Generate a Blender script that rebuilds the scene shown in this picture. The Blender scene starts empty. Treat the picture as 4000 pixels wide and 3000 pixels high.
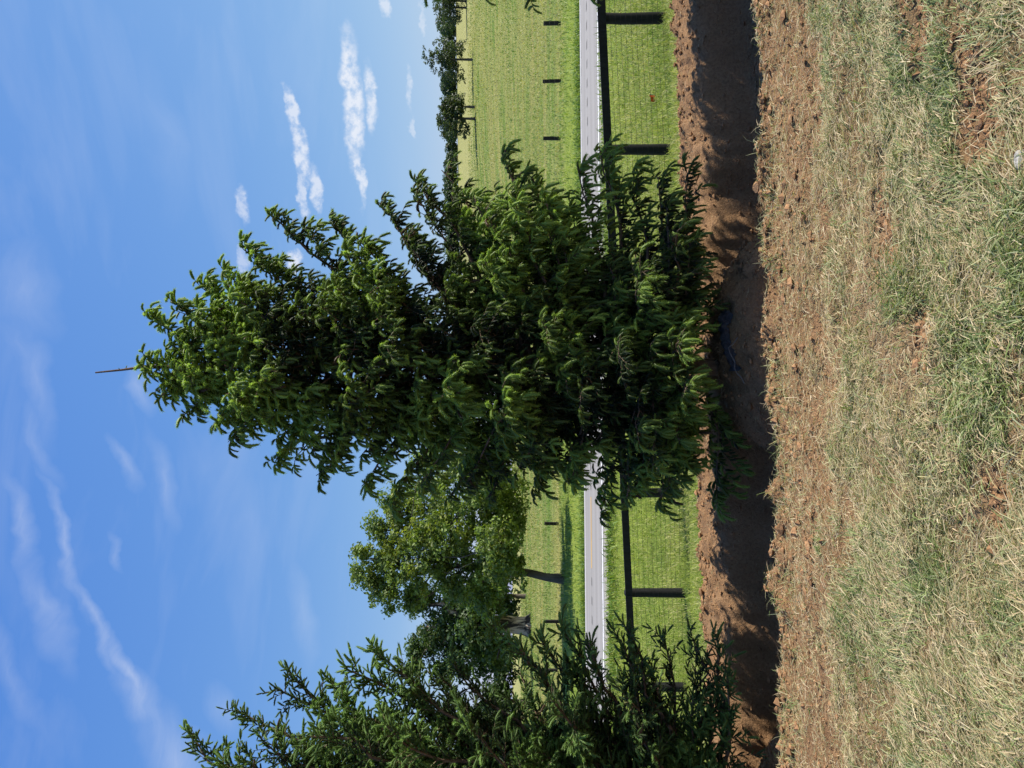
import bpy, math
import numpy as np
from mathutils import Vector, Matrix

# ------------------------------------------------------------------ camera, sky, sun
scene = bpy.context.scene
EYE = 1.6
F = 2900.0                       # focal length in pixels of the 4000 px long side
cam_data = bpy.data.cameras.new('camera')
cam_data.sensor_fit = 'HORIZONTAL'
cam_data.sensor_width = 36.0
cam_data.lens = 36.0 * F / 4000.0
cam_data.clip_start = 0.05
cam_data.clip_end = 6000.0
cam = bpy.data.objects.new('camera', cam_data)
scene.collection.objects.link(cam)
# the phone was held upright but the picture is stored on its side: world up is image left
cam.matrix_world = Matrix(((0, 1, 0, 0), (0, 0, -1, 0), (-1, 0, 0, EYE), (0, 0, 0, 1)))
scene.camera = cam

scene.view_settings.view_transform = 'Standard'
scene.view_settings.look = 'None'
scene.view_settings.exposure = 0.75
scene.view_settings.gamma = 1.0
scene.view_settings.use_curve_mapping = False

SUN_EL = math.radians(46.0)
_s = Vector((0.99, 0.085, 0.0)).normalized()
SUN_DIR = Vector((_s.x * math.cos(SUN_EL), _s.y * math.cos(SUN_EL), math.sin(SUN_EL)))
sun_data = bpy.data.lights.new('sun', 'SUN')
sun_data.energy = 4.6
sun_data.angle = math.radians(0.53)
sun_data.color = (1.0, 0.93, 0.82)
sun = bpy.data.objects.new('sun', sun_data)
sun.rotation_euler = SUN_DIR.to_track_quat('Z', 'Y').to_euler()
scene.collection.objects.link(sun)


class NT:
    """small helper round a node tree"""
    def __init__(self, tree):
        self.t = tree
        tree.nodes.clear()

    def n(self, kind, **kw):
        nd = self.t.nodes.new(kind)
        for k, v in kw.items():
            if k.startswith('i_'):
                key = k[2:]
                key = int(key) if key.isdigit() else key.replace('_', ' ')
                self.set(nd, key, v)
            else:
                setattr(nd, k, v)
        return nd

    def set(self, nd, key, v):
        s = nd.inputs[key]
        if isinstance(v, bpy.types.NodeSocket):
            self.t.links.new(v, s)
        elif isinstance(v, bpy.types.Node):
            self.t.links.new(v.outputs[0], s)
        else:
            s.default_value = v

    def math(self, op, a, b=None, c=None, clamp=False):
        nd = self.n('ShaderNodeMath', operation=op, use_clamp=clamp)
        self.set(nd, 0, a)
        if b is not None:
            self.set(nd, 1, b)
        if c is not None:
            self.set(nd, 2, c)
        return nd.outputs[0]

    def mapr(self, v, a, b, c=0.0, d=1.0, smooth=False):
        nd = self.n('ShaderNodeMapRange', clamp=True)
        if smooth:
            nd.interpolation_type = 'SMOOTHSTEP'
        for i, x in enumerate((v, a, b, c, d)):
            self.set(nd, i, x)
        return nd.outputs[0]

    def mix(self, fac, a, b, mode='MIX'):
        nd = self.n('ShaderNodeMix', data_type='RGBA', blend_type=mode, clamp_factor=True)
        self.set(nd, 0, fac)
        for k, v in ((6, a), (7, b)):
            if isinstance(v, tuple) and len(v) == 3:
                v = v + (1.0,)
            self.set(nd, k, v)
        return nd.outputs[2]

    def noise(self, vec, scale, detail=4.0, rough=0.55, dist=0.0):
        nd = self.n('ShaderNodeTexNoise')
        if vec is not None:
            self.set(nd, 'Vector', vec)
        self.set(nd, 'Scale', scale)
        self.set(nd, 'Detail', detail)
        self.set(nd, 'Roughness', rough)
        self.set(nd, 'Distortion', dist)
        return nd.outputs[0]

    def mapping(self, vec, loc=(0, 0, 0), rot=(0, 0, 0), scale=(1, 1, 1), kind='POINT'):
        nd = self.n('ShaderNodeMapping', vector_type=kind)
        self.set(nd, 'Vector', vec)
        self.set(nd, 'Location', loc)
        self.set(nd, 'Rotation', rot)
        self.set(nd, 'Scale', scale)
        return nd.outputs[0]


def build_world():
    w = bpy.data.worlds.new('World')
    scene.world = w
    w.use_nodes = True
    t = NT(w.node_tree)
    sky = t.n('ShaderNodeTexSky', sky_type='NISHITA')
    sky.sun_disc = False
    sky.sun_elevation = SUN_EL
    sky.sun_rotation = math.atan2(SUN_DIR.x, SUN_DIR.y)
    sky.altitude = 200.0
    sky.air_density = 1.0
    sky.dust_density = 0.6
    sky.ozone_density = 2.0
    tc = t.n('ShaderNodeTexCoord')
    sep = t.n('ShaderNodeSeparateXYZ')
    t.set(sep, 0, tc.outputs['Generated'])
    x, y, z = sep.outputs
    az = t.math('ARCTAN2', x, y)
    el = t.math('ARCSINE', z)
    comb = t.n('ShaderNodeCombineXYZ')
    t.set(comb, 0, az)
    t.set(comb, 1, el)
    ang = comb.outputs[0]
    # wispy and torn edges: shift the coordinates by noise
    nz = t.n('ShaderNodeTexNoise')
    t.set(nz, 'Vector', ang)
    t.set(nz, 'Scale', 34.0)
    t.set(nz, 'Detail', 6.0)
    t.set(nz, 'Roughness', 0.62)
    off = t.n('ShaderNodeVectorMath', operation='MULTIPLY_ADD')
    t.set(off, 0, nz.outputs['Color'])
    t.set(off, 1, (0.050, 0.026, 0.0))
    t.set(off, 2, ang)
    sub = t.n('ShaderNodeVectorMath', operation='SUBTRACT')
    t.set(sub, 0, off.outputs[0])
    t.set(sub, 1, (0.025, 0.013, 0.0))
    rough_ang = sub.outputs[0]

    def sky_pos(v, yy):
        dx, dz = (1500.0 - yy) / F, (2000.0 - v) / F
        L = math.sqrt(1 + dx * dx + dz * dz)
        return math.atan2(dx, 1.0), math.asin(dz / L)

    def streak(v0, y0, v1, y1, half, vec, edge, power=1.0):
        a0, e0 = sky_pos(v0, y0)
        a1, e1 = sky_pos(v1, y1)
        ln = math.hypot(a1 - a0, e1 - e0) / 2
        mp = t.mapping(vec, ((a0 + a1) / 2, (e0 + e1) / 2, 0), (0, 0, math.atan2(e1 - e0, a1 - a0)),
                       (ln, half / F, 1.0), 'TEXTURE')
        vl = t.n('ShaderNodeVectorMath', operation='LENGTH')
        t.set(vl, 0, mp)
        return t.mapr(vl.outputs['Value'], edge, 1.0, power, 0.0, smooth=edge > 0) \
            if True else None

    def union(lst):
        o = lst[0]
        for m in lst[1:]:
            o = t.math('MAXIMUM', o, m)
        return o
    cum = union([streak(*a, rough_ang, 0.45, b) for *a, b in (
        (1352, 60, 1395, 700, 46, 1.0), (1395, 560, 1420, 830, 24, 0.9), (1440, 215, 1462, 540, 30, 0.85),
        (1112, 300, 1160, 560, 26, 0.85), (1150, 440, 1190, 760, 34, 0.9), (1215, 620, 1245, 860, 26, 0.8),
        (1165, 650, 1190, 900, 22, 0.7), (932, 690, 952, 900, 26, 0.6), (1145, 960, 1160, 1080, 34, 0.95),
        (1492, -60, 1512, 80, 26, 0.7), (1590, 240, 1600, 440, 15, 0.5), (1605, 430, 1615, 560, 12, 0.45),
        (1650, 0, 1660, 150, 14, 0.5), (935, 930, 960, 1120, 24, 0.5), (1480, -300, 1500, -60, 40, 0.8),
        (1345, -420, 1360, -120, 40, 0.8))])
    # a puffy inner texture and torn holes
    tear = t.mapr(t.noise(ang, 70.0, 6.0, 0.6), 0.36, 0.56, 0.25, 1.0)
    cum = t.math('MULTIPLY', cum, tear)
    nz2 = t.n('ShaderNodeTexNoise')
    t.set(nz2, 'Vector', ang)
    t.set(nz2, 'Scale', 9.0)
    t.set(nz2, 'Detail', 5.0)
    off2 = t.n('ShaderNodeVectorMath', operation='MULTIPLY_ADD')
    t.set(off2, 0, nz2.outputs['Color'])
    t.set(off2, 1, (0.07, 0.07, 0.0))
    t.set(off2, 2, ang)
    sub2 = t.n('ShaderNodeVectorMath', operation='SUBTRACT')
    t.set(sub2, 0, off2.outputs[0])
    t.set(sub2, 1, (0.035, 0.035, 0.0))
    soft = sub2.outputs[0]
    cir = [streak(*a, soft, 0.0, b) for *a, b in (
        (120, 1780, 320, 2480, 26, 0.55), (220, 2150, 460, 2740, 26, 0.62), (330, 2420, 640, 2900, 34, 0.75), (430, 2600, 620, 2870, 72, 0.6),
        (520, 2720, 800, 3180, 110, 0.6), (-20, 1750, 130, 2330, 34, 0.5), (60, 2080, 300, 2700, 44, 0.42), (-60, 2300, 240, 3000, 40, 0.3),
        (420, 1700, 530, 1950, 30, 0.45), (590, 1650, 650, 2100, 44, 0.36), (430, 2070, 480, 2250, 18, 0.4), (90, 1500, 210, 1950, 40, 0.35),
        (535, 1430, 610, 1630, 44, 0.55), (60, 900, 170, 1350, 90, 0.34), (20, 1150, 220, 1800, 60, 0.36),
        (560, 150, 680, 900, 90, 0.2), (1120, 2150, 1190, 2650, 50, 0.3), (840, 2650, 900, 2900, 60, 0.35))]
    cir = union(cir)
    fib = t.noise(t.mapping(soft, rot=(0, 0, 0.6), scale=(4.0, 30.0, 1.0)), 3.0, 6.0, 0.65)
    cir = t.math('MULTIPLY', cir, t.mapr(fib, 0.3, 0.7, 0.6, 1.1))
    # thin veil over the whole sky
    veil = t.noise(t.mapping(ang, rot=(0, 0, 0.35), scale=(1.2, 5.0, 1.0)), 2.2, 5.0, 0.55, 0.4)
    veil = t.mapr(veil, 0.50, 0.85, 0.0, 0.16)
    fac = t.math('MAXIMUM', t.math('MULTIPLY', cum, 0.82), t.math('MAXIMUM', t.math('MULTIPLY', cir, 0.45), veil))
    fac = t.math('MULTIPLY', fac, t.mapr(z, 0.0, 0.05))
    # the blue a phone records is a touch cooler than the bare sky model
    tint = t.mix(1.0, sky.outputs[0], (0.80, 0.95, 1.20), 'MULTIPLY')
    sc = t.n('ShaderNodeSeparateColor')
    t.set(sc, 0, tint)
    cc = t.n('ShaderNodeCombineColor')
    for k, (gain, power) in enumerate(((1.03, 1.0), (1.587, 0.65), (4.58, 0.16))):
        t.set(cc, k, t.math('MULTIPLY', t.math('POWER', sc.outputs[k], power), gain))
    tint = cc.outputs[0]
    col = t.mix(fac, tint, (7.0, 7.2, 7.7))
    bg = t.n('ShaderNodeBackground')
    t.set(bg, 'Color', col)
    t.set(bg, 'Strength', 0.076)
    out = t.n('ShaderNodeOutputWorld')
    t.set(out, 0, bg.outputs[0])
    w.cycles.sampling_method = 'MANUAL'
    w.cycles.sample_map_resolution = 512


build_world()
scene.cycles.use_denoising = True
scene.cycles.max_bounces = 5
scene.cycles.diffuse_bounces = 3
scene.cycles.glossy_bounces = 2
scene.cycles.use_adaptive_sampling = True
scene.cycles.adaptive_threshold = 0.02
scene.cycles.transparent_max_bounces = 8

# ------------------------------------------------------------------ small helpers
rng = np.random.default_rng(7)


def smooth(a, b, x):
    t = np.clip((np.asarray(x, float) - a) / (b - a), 0, 1)
    return t * t * (3 - 2 * t)


def _hash(ix, iy, seed):
    h = (ix.astype(np.int64) * 374761393 + iy.astype(np.int64) * 668265263 + seed * 974711) & 0x7fffffff
    h = ((h ^ (h >> 13)) * 1274126177) & 0x7fffffff
    h = h ^ (h >> 16)
    return (h & 0xffff) / 65535.0


def vnoise(x, y, seed=0):
    x = np.asarray(x, float)
    y = np.asarray(y, float)
    ix, iy = np.floor(x), np.floor(y)
    fx, fy = x - ix, y - iy
    fx = fx * fx * (3 - 2 * fx)
    fy = fy * fy * (3 - 2 * fy)
    a, b = _hash(ix, iy, seed), _hash(ix + 1, iy, seed)
    c, d = _hash(ix, iy + 1, seed), _hash(ix + 1, iy + 1, seed)
    return (a + (b - a) * fx) * (1 - fy) + (c + (d - c) * fx) * fy


def fbm(x, y, octaves=4, seed=0, gain=0.5):
    s, amp, tot, f = 0.0, 1.0, 0.0, 1.0
    for k in range(octaves):
        s = s + amp * vnoise(x * f + 17.3 * k, y * f - 9.1 * k, seed + k)
        tot += amp
        amp *= gain
        f *= 2.03
    return s / tot


def norm(v):
    return v / np.maximum(np.linalg.norm(v, axis=-1, keepdims=True), 1e-9)


class Buf:
    """collects vertices, faces and vertex colours and links them as one mesh object"""
    def __init__(self):
        self.v, self.f, self.c, self.n = [], [], [], 0

    def add(self, verts, faces, col=None):
        verts = np.asarray(verts, float).reshape(-1, 3)
        faces = np.asarray(faces, np.int64)
        self.v.append(verts)
        self.f.append(faces + self.n)
        if col is None:
            col = np.full((len(verts), 3), 0.5)
        col = np.asarray(col, float)
        if col.ndim == 1:
            col = np.tile(col, (len(verts), 1))
        self.c.append(col)
        self.n += len(verts)

    def build(self, name, mat, parent=None, shade=True, loc=None, color=True):
        v = np.concatenate(self.v)
        me = bpy.data.meshes.new(name)
        me.vertices.add(len(v))
        if loc is not None:
            v = v - np.asarray(loc, float)
        me.vertices.foreach_set('co', v.astype(np.float32).ravel())
        loops = np.concatenate([f.ravel() for f in self.f])
        sizes = np.concatenate([np.full(len(f), f.shape[1], np.int64) for f in self.f])
        me.loops.add(len(loops))
        me.loops.foreach_set('vertex_index', loops.astype(np.int32))
        me.polygons.add(len(sizes))
        me.polygons.foreach_set('loop_start', np.concatenate([[0], np.cumsum(sizes)[:-1]]).astype(np.int32))
        me.polygons.foreach_set('use_smooth', np.full(len(sizes), bool(shade)))
        if color:
            a = me.color_attributes.new('tint', 'FLOAT_COLOR', 'POINT')
            c = np.concatenate(self.c)
            a.data.foreach_set('color', np.concatenate([c, np.ones((len(c), 1))], 1).astype(np.float32).ravel())
        me.update(calc_edges=True)
        for m in (mat if isinstance(mat, (list, tuple)) else [mat]):
            me.materials.append(m)
        o = bpy.data.objects.new(name, me)
        scene.collection.objects.link(o)
        if parent is not None:
            o.parent = parent
        elif loc is not None:
            o.location = loc
        return o


def tag(o, label=None, cat=None, group=None, kind=None):
    for k, v in (('label', label), ('category', cat), ('group', group), ('kind', kind)):
        if v:
            o[k] = v
    return o


def thing(name, loc, label, cat, group=None):
    o = bpy.data.objects.new(name, None)
    o.empty_display_size = 0.2
    o.location = loc
    scene.collection.objects.link(o)
    return tag(o, label, cat, group)


def tubes(buf, P, R, sides=5, col=None, cap=True):
    """P (N,K,3) centre lines, R (N,K) radii -> tubes; col (N,3) or (N,K,3)"""
    P = np.asarray(P, float)
    R = np.asarray(R, float)
    N, K, _ = P.shape
    T = norm(np.gradient(P, axis=1))
    mean = norm(P[:, -1] - P[:, 0])
    ref = np.where(np.abs(mean[:, 2:3]) < 0.8, np.array([[0.0, 0.0, 1.0]]), np.array([[1.0, 0.2, 0.0]]))
    A = norm(np.cross(T, ref[:, None, :]))
    B = np.cross(T, A)
    ang = np.arange(sides) * 2 * math.pi / sides
    V = P[:, :, None, :] + R[:, :, None, None] * (np.cos(ang)[None, None, :, None] * A[:, :, None, :]
                                                 + np.sin(ang)[None, None, :, None] * B[:, :, None, :])
    idx = np.arange(N * K * sides).reshape(N, K, sides)
    nx = np.roll(idx, -1, axis=2)
    q = np.stack([idx[:, :-1], nx[:, :-1], nx[:, 1:], idx[:, 1:]], -1).reshape(-1, 4)
    if col is None:
        col = np.full((N, 3), 0.5)
    col = np.asarray(col, float)
    if col.ndim == 1:
        col = np.tile(col, (N, 1))
    if col.ndim == 2:
        col = np.repeat(col[:, None, :], K, 1)
    C = np.repeat(col[:, :, None, :], sides, 2).reshape(-1, 3)
    buf.add(V.reshape(-1, 3), q, C)
    if cap and sides == 4:
        b2 = Buf
        buf.f.append((idx[:, -1] + buf.n - N * K * sides).reshape(-1, 4))


def box(buf, lo, hi, col=None):
    x0, y0, z0 = lo
    x1, y1, z1 = hi
    v = [(x0, y0, z0), (x1, y0, z0), (x1, y1, z0), (x0, y1, z0), (x0, y0, z1), (x1, y0, z1), (x1, y1, z1), (x0, y1, z1)]
    f = [(0, 3, 2, 1), (4, 5, 6, 7), (0, 1, 5, 4), (1, 2, 6, 5), (2, 3, 7, 6), (3, 0, 4, 7)]
    buf.add(v, f, col)


# ------------------------------------------------------------------ materials
def new_mat(name):
    m = bpy.data.materials.new(name)
    m.use_nodes = True
    return m, NT(m.node_tree)


def principled(t, col, rough=0.8, spec=0.3, normal=None, **kw):
    b = t.n('ShaderNodeBsdfPrincipled')
    if isinstance(col, tuple) and len(col) == 3:
        col = col + (1.0,)
    t.set(b, 'Base Color', col)
    t.set(b, 'Roughness', rough)
    t.set(b, 'Specular IOR Level', spec)
    if normal is not None:
        t.set(b, 'Normal', normal)
    for k, v in kw.items():
        t.set(b, k.replace('_', ' '), v)
    return b.outputs[0]


def finish(t, shader):
    o = t.n('ShaderNodeOutputMaterial')
    t.set(o, 0, shader)


def bump(t, h, strength=0.5, dist=0.02):
    b = t.n('ShaderNodeBump')
    t.set(b, 'Height', h)
    t.set(b, 'Strength', strength)
    t.set(b, 'Distance', dist)
    return b.outputs[0]


def leaf_mat(name, translucent=0.35, rough=0.5, spec=0.35, tsat=(1.25, 1.3, 0.5)):
    m, t = new_mat(name)
    a = t.n('ShaderNodeAttribute', attribute_name='tint')
    col = a.outputs['Color']
    p = principled(t, col, rough, spec)
    tr = t.n('ShaderNodeBsdfTranslucent')
    t.set(tr, 'Color', t.mix(1.0, col, tsat, 'MULTIPLY'))
    mx = t.n('ShaderNodeMixShader')
    t.set(mx, 0, translucent)
    t.set(mx, 1, p)
    t.set(mx, 2, tr.outputs[0])
    finish(t, mx.outputs[0])
    return m


def bark_mat(name, a, b, scale=9.0, lo=0.35, hi=0.65):
    m, t = new_mat(name)
    g = t.n('ShaderNodeNewGeometry')
    n = t.noise(t.mapping(g.outputs['Position'], scale=(1, 1, 0.22)), scale, 6.0, 0.65)
    col = t.mix(t.mapr(n, lo, hi), a, b)
    finish(t, principled(t, col, 0.9, 0.15, bump(t, n, 0.9, 0.05)))
    return m


M_LEAF = leaf_mat('broad_leaves', 0.38, 0.5, 0.35)
M_GRASS = leaf_mat('grass_blades', 0.35, 0.55, 0.3, (1.15, 1.2, 0.6))
M_BARK = bark_mat('spruce_bark', (0.06, 0.042, 0.030), (0.21, 0.145, 0.10), 14.0)
M_OLDBARK = bark_mat('old_oak_bark', (0.025, 0.022, 0.02), (0.42, 0.34, 0.26), 1.9, 0.46, 0.58)
M_GREYBARK = bark_mat('grey_bark', (0.05, 0.042, 0.034), (0.15, 0.13, 0.105), 4.0)

# ------------------------------------------------------------------ the lie of the land
_dd = np.array([-60, 0, 2.3, 4.0, 5.6, 7.3, 8.8, 10.0, 12.3, 15, 18, 20.2, 21, 28, 36, 60, 5000], float)
_dr = np.array([1.5, 1.56, 1.62, 1.78, 1.97, 2.09, 2.20, 2.48, 2.88, 2.95, 2.80, 2.60, 2.55, 2.53, 2.50, 2.47, 2.45])
_sd = np.array([-60, 2, 4, 5.6, 7.3, 9, 13, 17, 21, 28, 36, 5000], float)
_ss = np.array([0, .02, .03, .035, .05, .05, .065, .04, .010, .008, 0, 0])
_hd = np.array([38, 60, 100, 170, 220, 300, 340, 420, 5000], float)
_hr = np.array([0, 0.8, 3.6, 11.2, 16.0, 24.0, 26.0, 25.0, 25.0])


def land(x, d):
    """height of the undisturbed ground"""
    x = np.asarray(x, float)
    d = np.asarray(d, float)
    z = EYE - np.interp(d, _dd, _dr)
    z = z + np.interp(d, _sd, _ss) * np.clip(x, -14, 14)
    s = smooth(-45, 62, x) + 0.0006 * np.clip(x - 62, 0, 200)
    return z + s * np.interp(d, _hd, _hr)


BALLS = [(0.36, 6.80, 1.08, 0.58), (-4.15, 6.75, 1.0, 0.46), (5.25, 6.85, 1.0, 0.44)]     # x, d, radius, height of root balls


def soil_shape(x, d):
    """the planting trench, its spoil strip and the root balls"""
    wob = (fbm(x * 1.6, d * 0.2, 4, 41, 0.6) - 0.5) * 0.34
    wob2 = (fbm(x * 2.4, d * 0.2 + 9, 4, 43, 0.65) - 0.5) * 0.55
    tr = smooth(5.50, 5.92, d + wob2) * (1 - smooth(7.20, 7.36, d + wob))
    dz = -0.42 * tr
    # spoil bank behind and a low lip in front
    dz = dz + 0.10 * smooth(7.26, 7.5, d + wob) * (1 - smooth(8.35, 8.95, d + wob2))
    dz = dz + 0.035 * smooth(5.2, 5.5, d) * (1 - smooth(5.5, 5.75, d + wob2))
    for bx, bd, br, bh in BALLS:
        r = np.hypot((x - bx) / br, (d - bd) / (br * 0.74)) + (fbm(x * 3, d * 3, 3, 51) - 0.5) * 0.3
        dz = np.maximum(dz, -0.42 + bh * np.sqrt(np.clip(1 - r * r, 0, 1)))
    z = smooth(5.0, 5.5, d + wob2) * (1 - smooth(8.7, 9.0, d + wob2))
    rough = (fbm(x * 6.3, d * 6, 4, 61, 0.62) - 0.5) * 0.17 + (fbm(x * 22, d * 22, 3, 67) - 0.5) * 0.045
    dz = dz + rough * z
    lump = np.clip(fbm(x * 5, d * 5, 2, 71) - 0.62, 0, 1) * 0.45
    lip = np.exp(-((d + wob2 - 8.72) / 0.14) ** 2) + 0.7 * np.exp(-((d + wob2 - 5.5) / 0.15) ** 2)
    return dz + lump * lip


PATCH = [(0.85, 3.50, 0.36, 0.09), (0.62, 3.36, 0.16, 0.07), (1.42, 3.02, 0.30, 0.09), (0.98, 2.62, 0.22, 0.15),
         (1.25, 2.72, 0.2, 0.08), (-0.40, 2.55, 0.16, 0.09), (0.2, 3.05, 0.14, 0.06), (1.75, 3.15, 0.25, 0.07)]


def bare(x, d):
    """1 where the soil lies bare"""
    e = (fbm(x * 3.2, d * 3.2, 4, 81) - 0.5)
    strip = smooth(3.85, 4.6, d + e * 1.9) * (1 - smooth(8.66, 8.86, d + e * 0.55))
    p = np.zeros_like(strip)
    for px, pd, rx, rd in PATCH:
        r = np.hypot((x - px) / rx, (d - pd) / rd) + e * 1.3
        p = np.maximum(p, 1 - smooth(0.6, 1.15, r))
    return np.maximum(strip, p)


def ground_z(x, d):
    x = np.asarray(x, float)
    d = np.asarray(d, float)
    z = land(x, d) + np.where((d > 4.9) & (d < 9.2), soil_shape(x, d), 0.0)
    near = 1 - smooth(9, 40, d)
    z = z + near * (fbm(x * 0.9, d * 0.9, 3, 91) - 0.5) * 0.10 * np.where((d > 4.9) & (d < 9.2), 0.3, 1.0)
    z = z + (1 - smooth(4.6, 5.4, d)) * ((fbm(x * 5, d * 5, 3, 93, 0.6) - 0.5) * 0.075)
    pm = np.where(d < 4.6, bare(x, d), 0.0)
    z = z - 0.025 * pm + pm * (fbm(x * 16, d * 16, 3, 95) - 0.5) * 0.05
    road = smooth(19.4, 20.4, d) * (1 - smooth(26.9, 28.0, d))
    z = z * (1 - road) + (EYE - 2.60 + 0.0095 * x) * road
    far = smooth(26.9, 28.0, d) * (1 - smooth(60, 120, d))
    z = z + far * (fbm(x * 0.35, d * 0.35, 3, 97) - 0.5) * 0.22
    # a shallow grassy bank between the road and the field fence
    z = z - 0.20 * np.exp(-((d - 30.0) / 2.2) ** 2)
    return z


def axis(parts):
    out = []
    for a, b, s in parts:
        n = max(1, int(round((b - a) / s)))
        out.append(np.linspace(a, b, n, endpoint=False))
    return np.concatenate(out)


def geo(a, b, s, g):
    o = [a]
    while o[-1] < b:
        o.append(o[-1] + s)
        s *= g
    return np.array(o)


def build_ground():
    right = geo(4.6, 2600, 0.12, 1.10)
    xs = np.concatenate([-right[::-1] , np.linspace(-4.6, 4.6, 263)[1:-1], right])
    ds = np.concatenate([-geo(0.2, 40, 0.3, 1.25)[::-1], np.linspace(0.2, 1.7, 12, endpoint=False)[1:],
                         np.linspace(1.7, 9.2, 226, endpoint=False), np.linspace(9.2, 40, 90, endpoint=False),
                         geo(40, 4000, 0.9, 1.05)])
    X, D = np.meshgrid(xs, ds)
    Z = ground_z(X, D)
    V = np.stack([X, D, Z], -1).reshape(-1, 3)
    r, c = X.shape
    i = np.arange(r * c).reshape(r, c)
    q = np.stack([i[:-1, :-1], i[:-1, 1:], i[1:, 1:], i[1:, :-1]], -1).reshape(-1, 4)
    thin = smooth(0.50, 0.66, fbm(X * 1.9 + 5, D * 2.6 + 2, 4, 87, 0.6)) * 0.6
    soil = np.maximum(bare(X, D), np.where(D < 5, thin, 0.0))
    lush = smooth(8.55, 8.95, D + (fbm(X * 3, D * 3, 3, 83) - 0.5) * 0.5)
    # how dry the mown grass in front is, in broad patches
    dry = smooth(0.36, 0.66, fbm(X * 1.1 + 3, D * 2.0, 4, 85))
    b = Buf()
    b.add(V, q, np.stack([soil, lush, dry], -1).reshape(-1, 3))
    m, t = new_mat('ground_soil_and_grass')
    a = t.n('ShaderNodeAttribute', attribute_name='tint')
    sp = t.n('ShaderNodeSeparateColor')
    t.set(sp, 0, a.outputs['Color'])
    g = t.n('ShaderNodeNewGeometry')
    pos = g.outputs['Position']
    n1 = t.noise(pos, 3.0, 5.0, 0.6)
    n2 = t.noise(pos, 38.0, 6.0, 0.65)
    n3 = t.noise(pos, 140.0, 3.0, 0.6)
    soil_c = t.mix(t.mapr(n1, 0.3, 0.7), (0.285, 0.165, 0.083), (0.37, 0.228, 0.125))
    soil_c = t.mix(t.mapr(n2, 0.42, 0.72, 0.0, 0.75), soil_c, (0.15, 0.085, 0.046))
    soil_c = t.mix(t.mapr(n3, 0.60, 0.78, 0.0, 0.5), soil_c, (0.47, 0.31, 0.18))
    thatch = t.mix(sp.outputs[2], (0.19, 0.17, 0.085), (0.36, 0.28, 0.165))
    thatch = t.mix(t.mapr(n2, 0.45, 0.8), thatch, (0.12, 0.085, 0.045))
    # pasture: streaks of fresh green and straw running across the slope
    sx = t.mapping(pos, scale=(0.12, 0.42, 0.0))
    f1 = t.noise(sx, 0.55, 6.0, 0.62, 0.3)
    f2 = t.noise(t.mapping(pos, scale=(1.0, 1.0, 0.0)), 2.6, 6.0, 0.7)
    f3 = t.noise(t.mapping(pos, scale=(0.3, 1.0, 0.0)), 0.09, 3.0, 0.5)
    pas = t.mix(t.mapr(f1, 0.42, 0.60), (0.125, 0.195, 0.036), (0.27, 0.275, 0.085))
    pas = t.mix(t.mapr(f3, 0.40, 0.66, 0.0, 0.75), pas, (0.29, 0.265, 0.09))
    pas = t.mix(t.mapr(f2, 0.45, 0.75, 0.0, 0.55), pas, (0.060, 0.115, 0.016))
    sepp = t.n('ShaderNodeSeparateXYZ')
    t.set(sepp, 0, pos)
    # the far meadow on the hill is paler, ripe hay
    hay = t.mapr(t.math('ADD', sepp.outputs[1], t.math('MULTIPLY', f1, 40.0)), 188.0, 205.0)
    pas = t.mix(t.math('MULTIPLY', hay, 0.8), pas, (0.32, 0.31, 0.12))
    # the verge by the road is lusher
    verge = t.mapr(sepp.outputs[1], 33.0, 37.0, 1.0, 0.0)
    vg = t.mix(t.mapr(f2, 0.35, 0.7), (0.23, 0.29, 0.050), (0.13, 0.20, 0.028))
    pas = t.mix(t.math('MULTIPLY', verge, 0.8), pas, vg)
    col = t.mix(sp.outputs[1], thatch, pas)
    col = t.mix(sp.outputs[0], col, soil_c)
    hgt = t.math('ADD', t.math('MULTIPLY', n2, 0.7), t.math('MULTIPLY', n3, 0.35))
    nearb = t.mapr(sepp.outputs[1], 12.0, 20.0, 1.0, 0.0)
    nb = bump(t, t.math('ADD', t.math('MULTIPLY', hgt, nearb), t.math('MULTIPLY', f2, t.math('SUBTRACT', 1.0, nearb))), 0.9, 0.03)
    nd = t.t.nodes[-1]
    t.set(nd, 'Distance', t.mapr(sepp.outputs[1], 8.0, 60.0, 0.055, 0.30))
    finish(t, principled(t, col, 0.95, 0.08, nb))
    o = b.build('ground', m)
    tag(o, 'grassy ground with a bare brown soil strip rising to a hayfield', 'ground', kind='structure')


build_ground()


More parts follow.
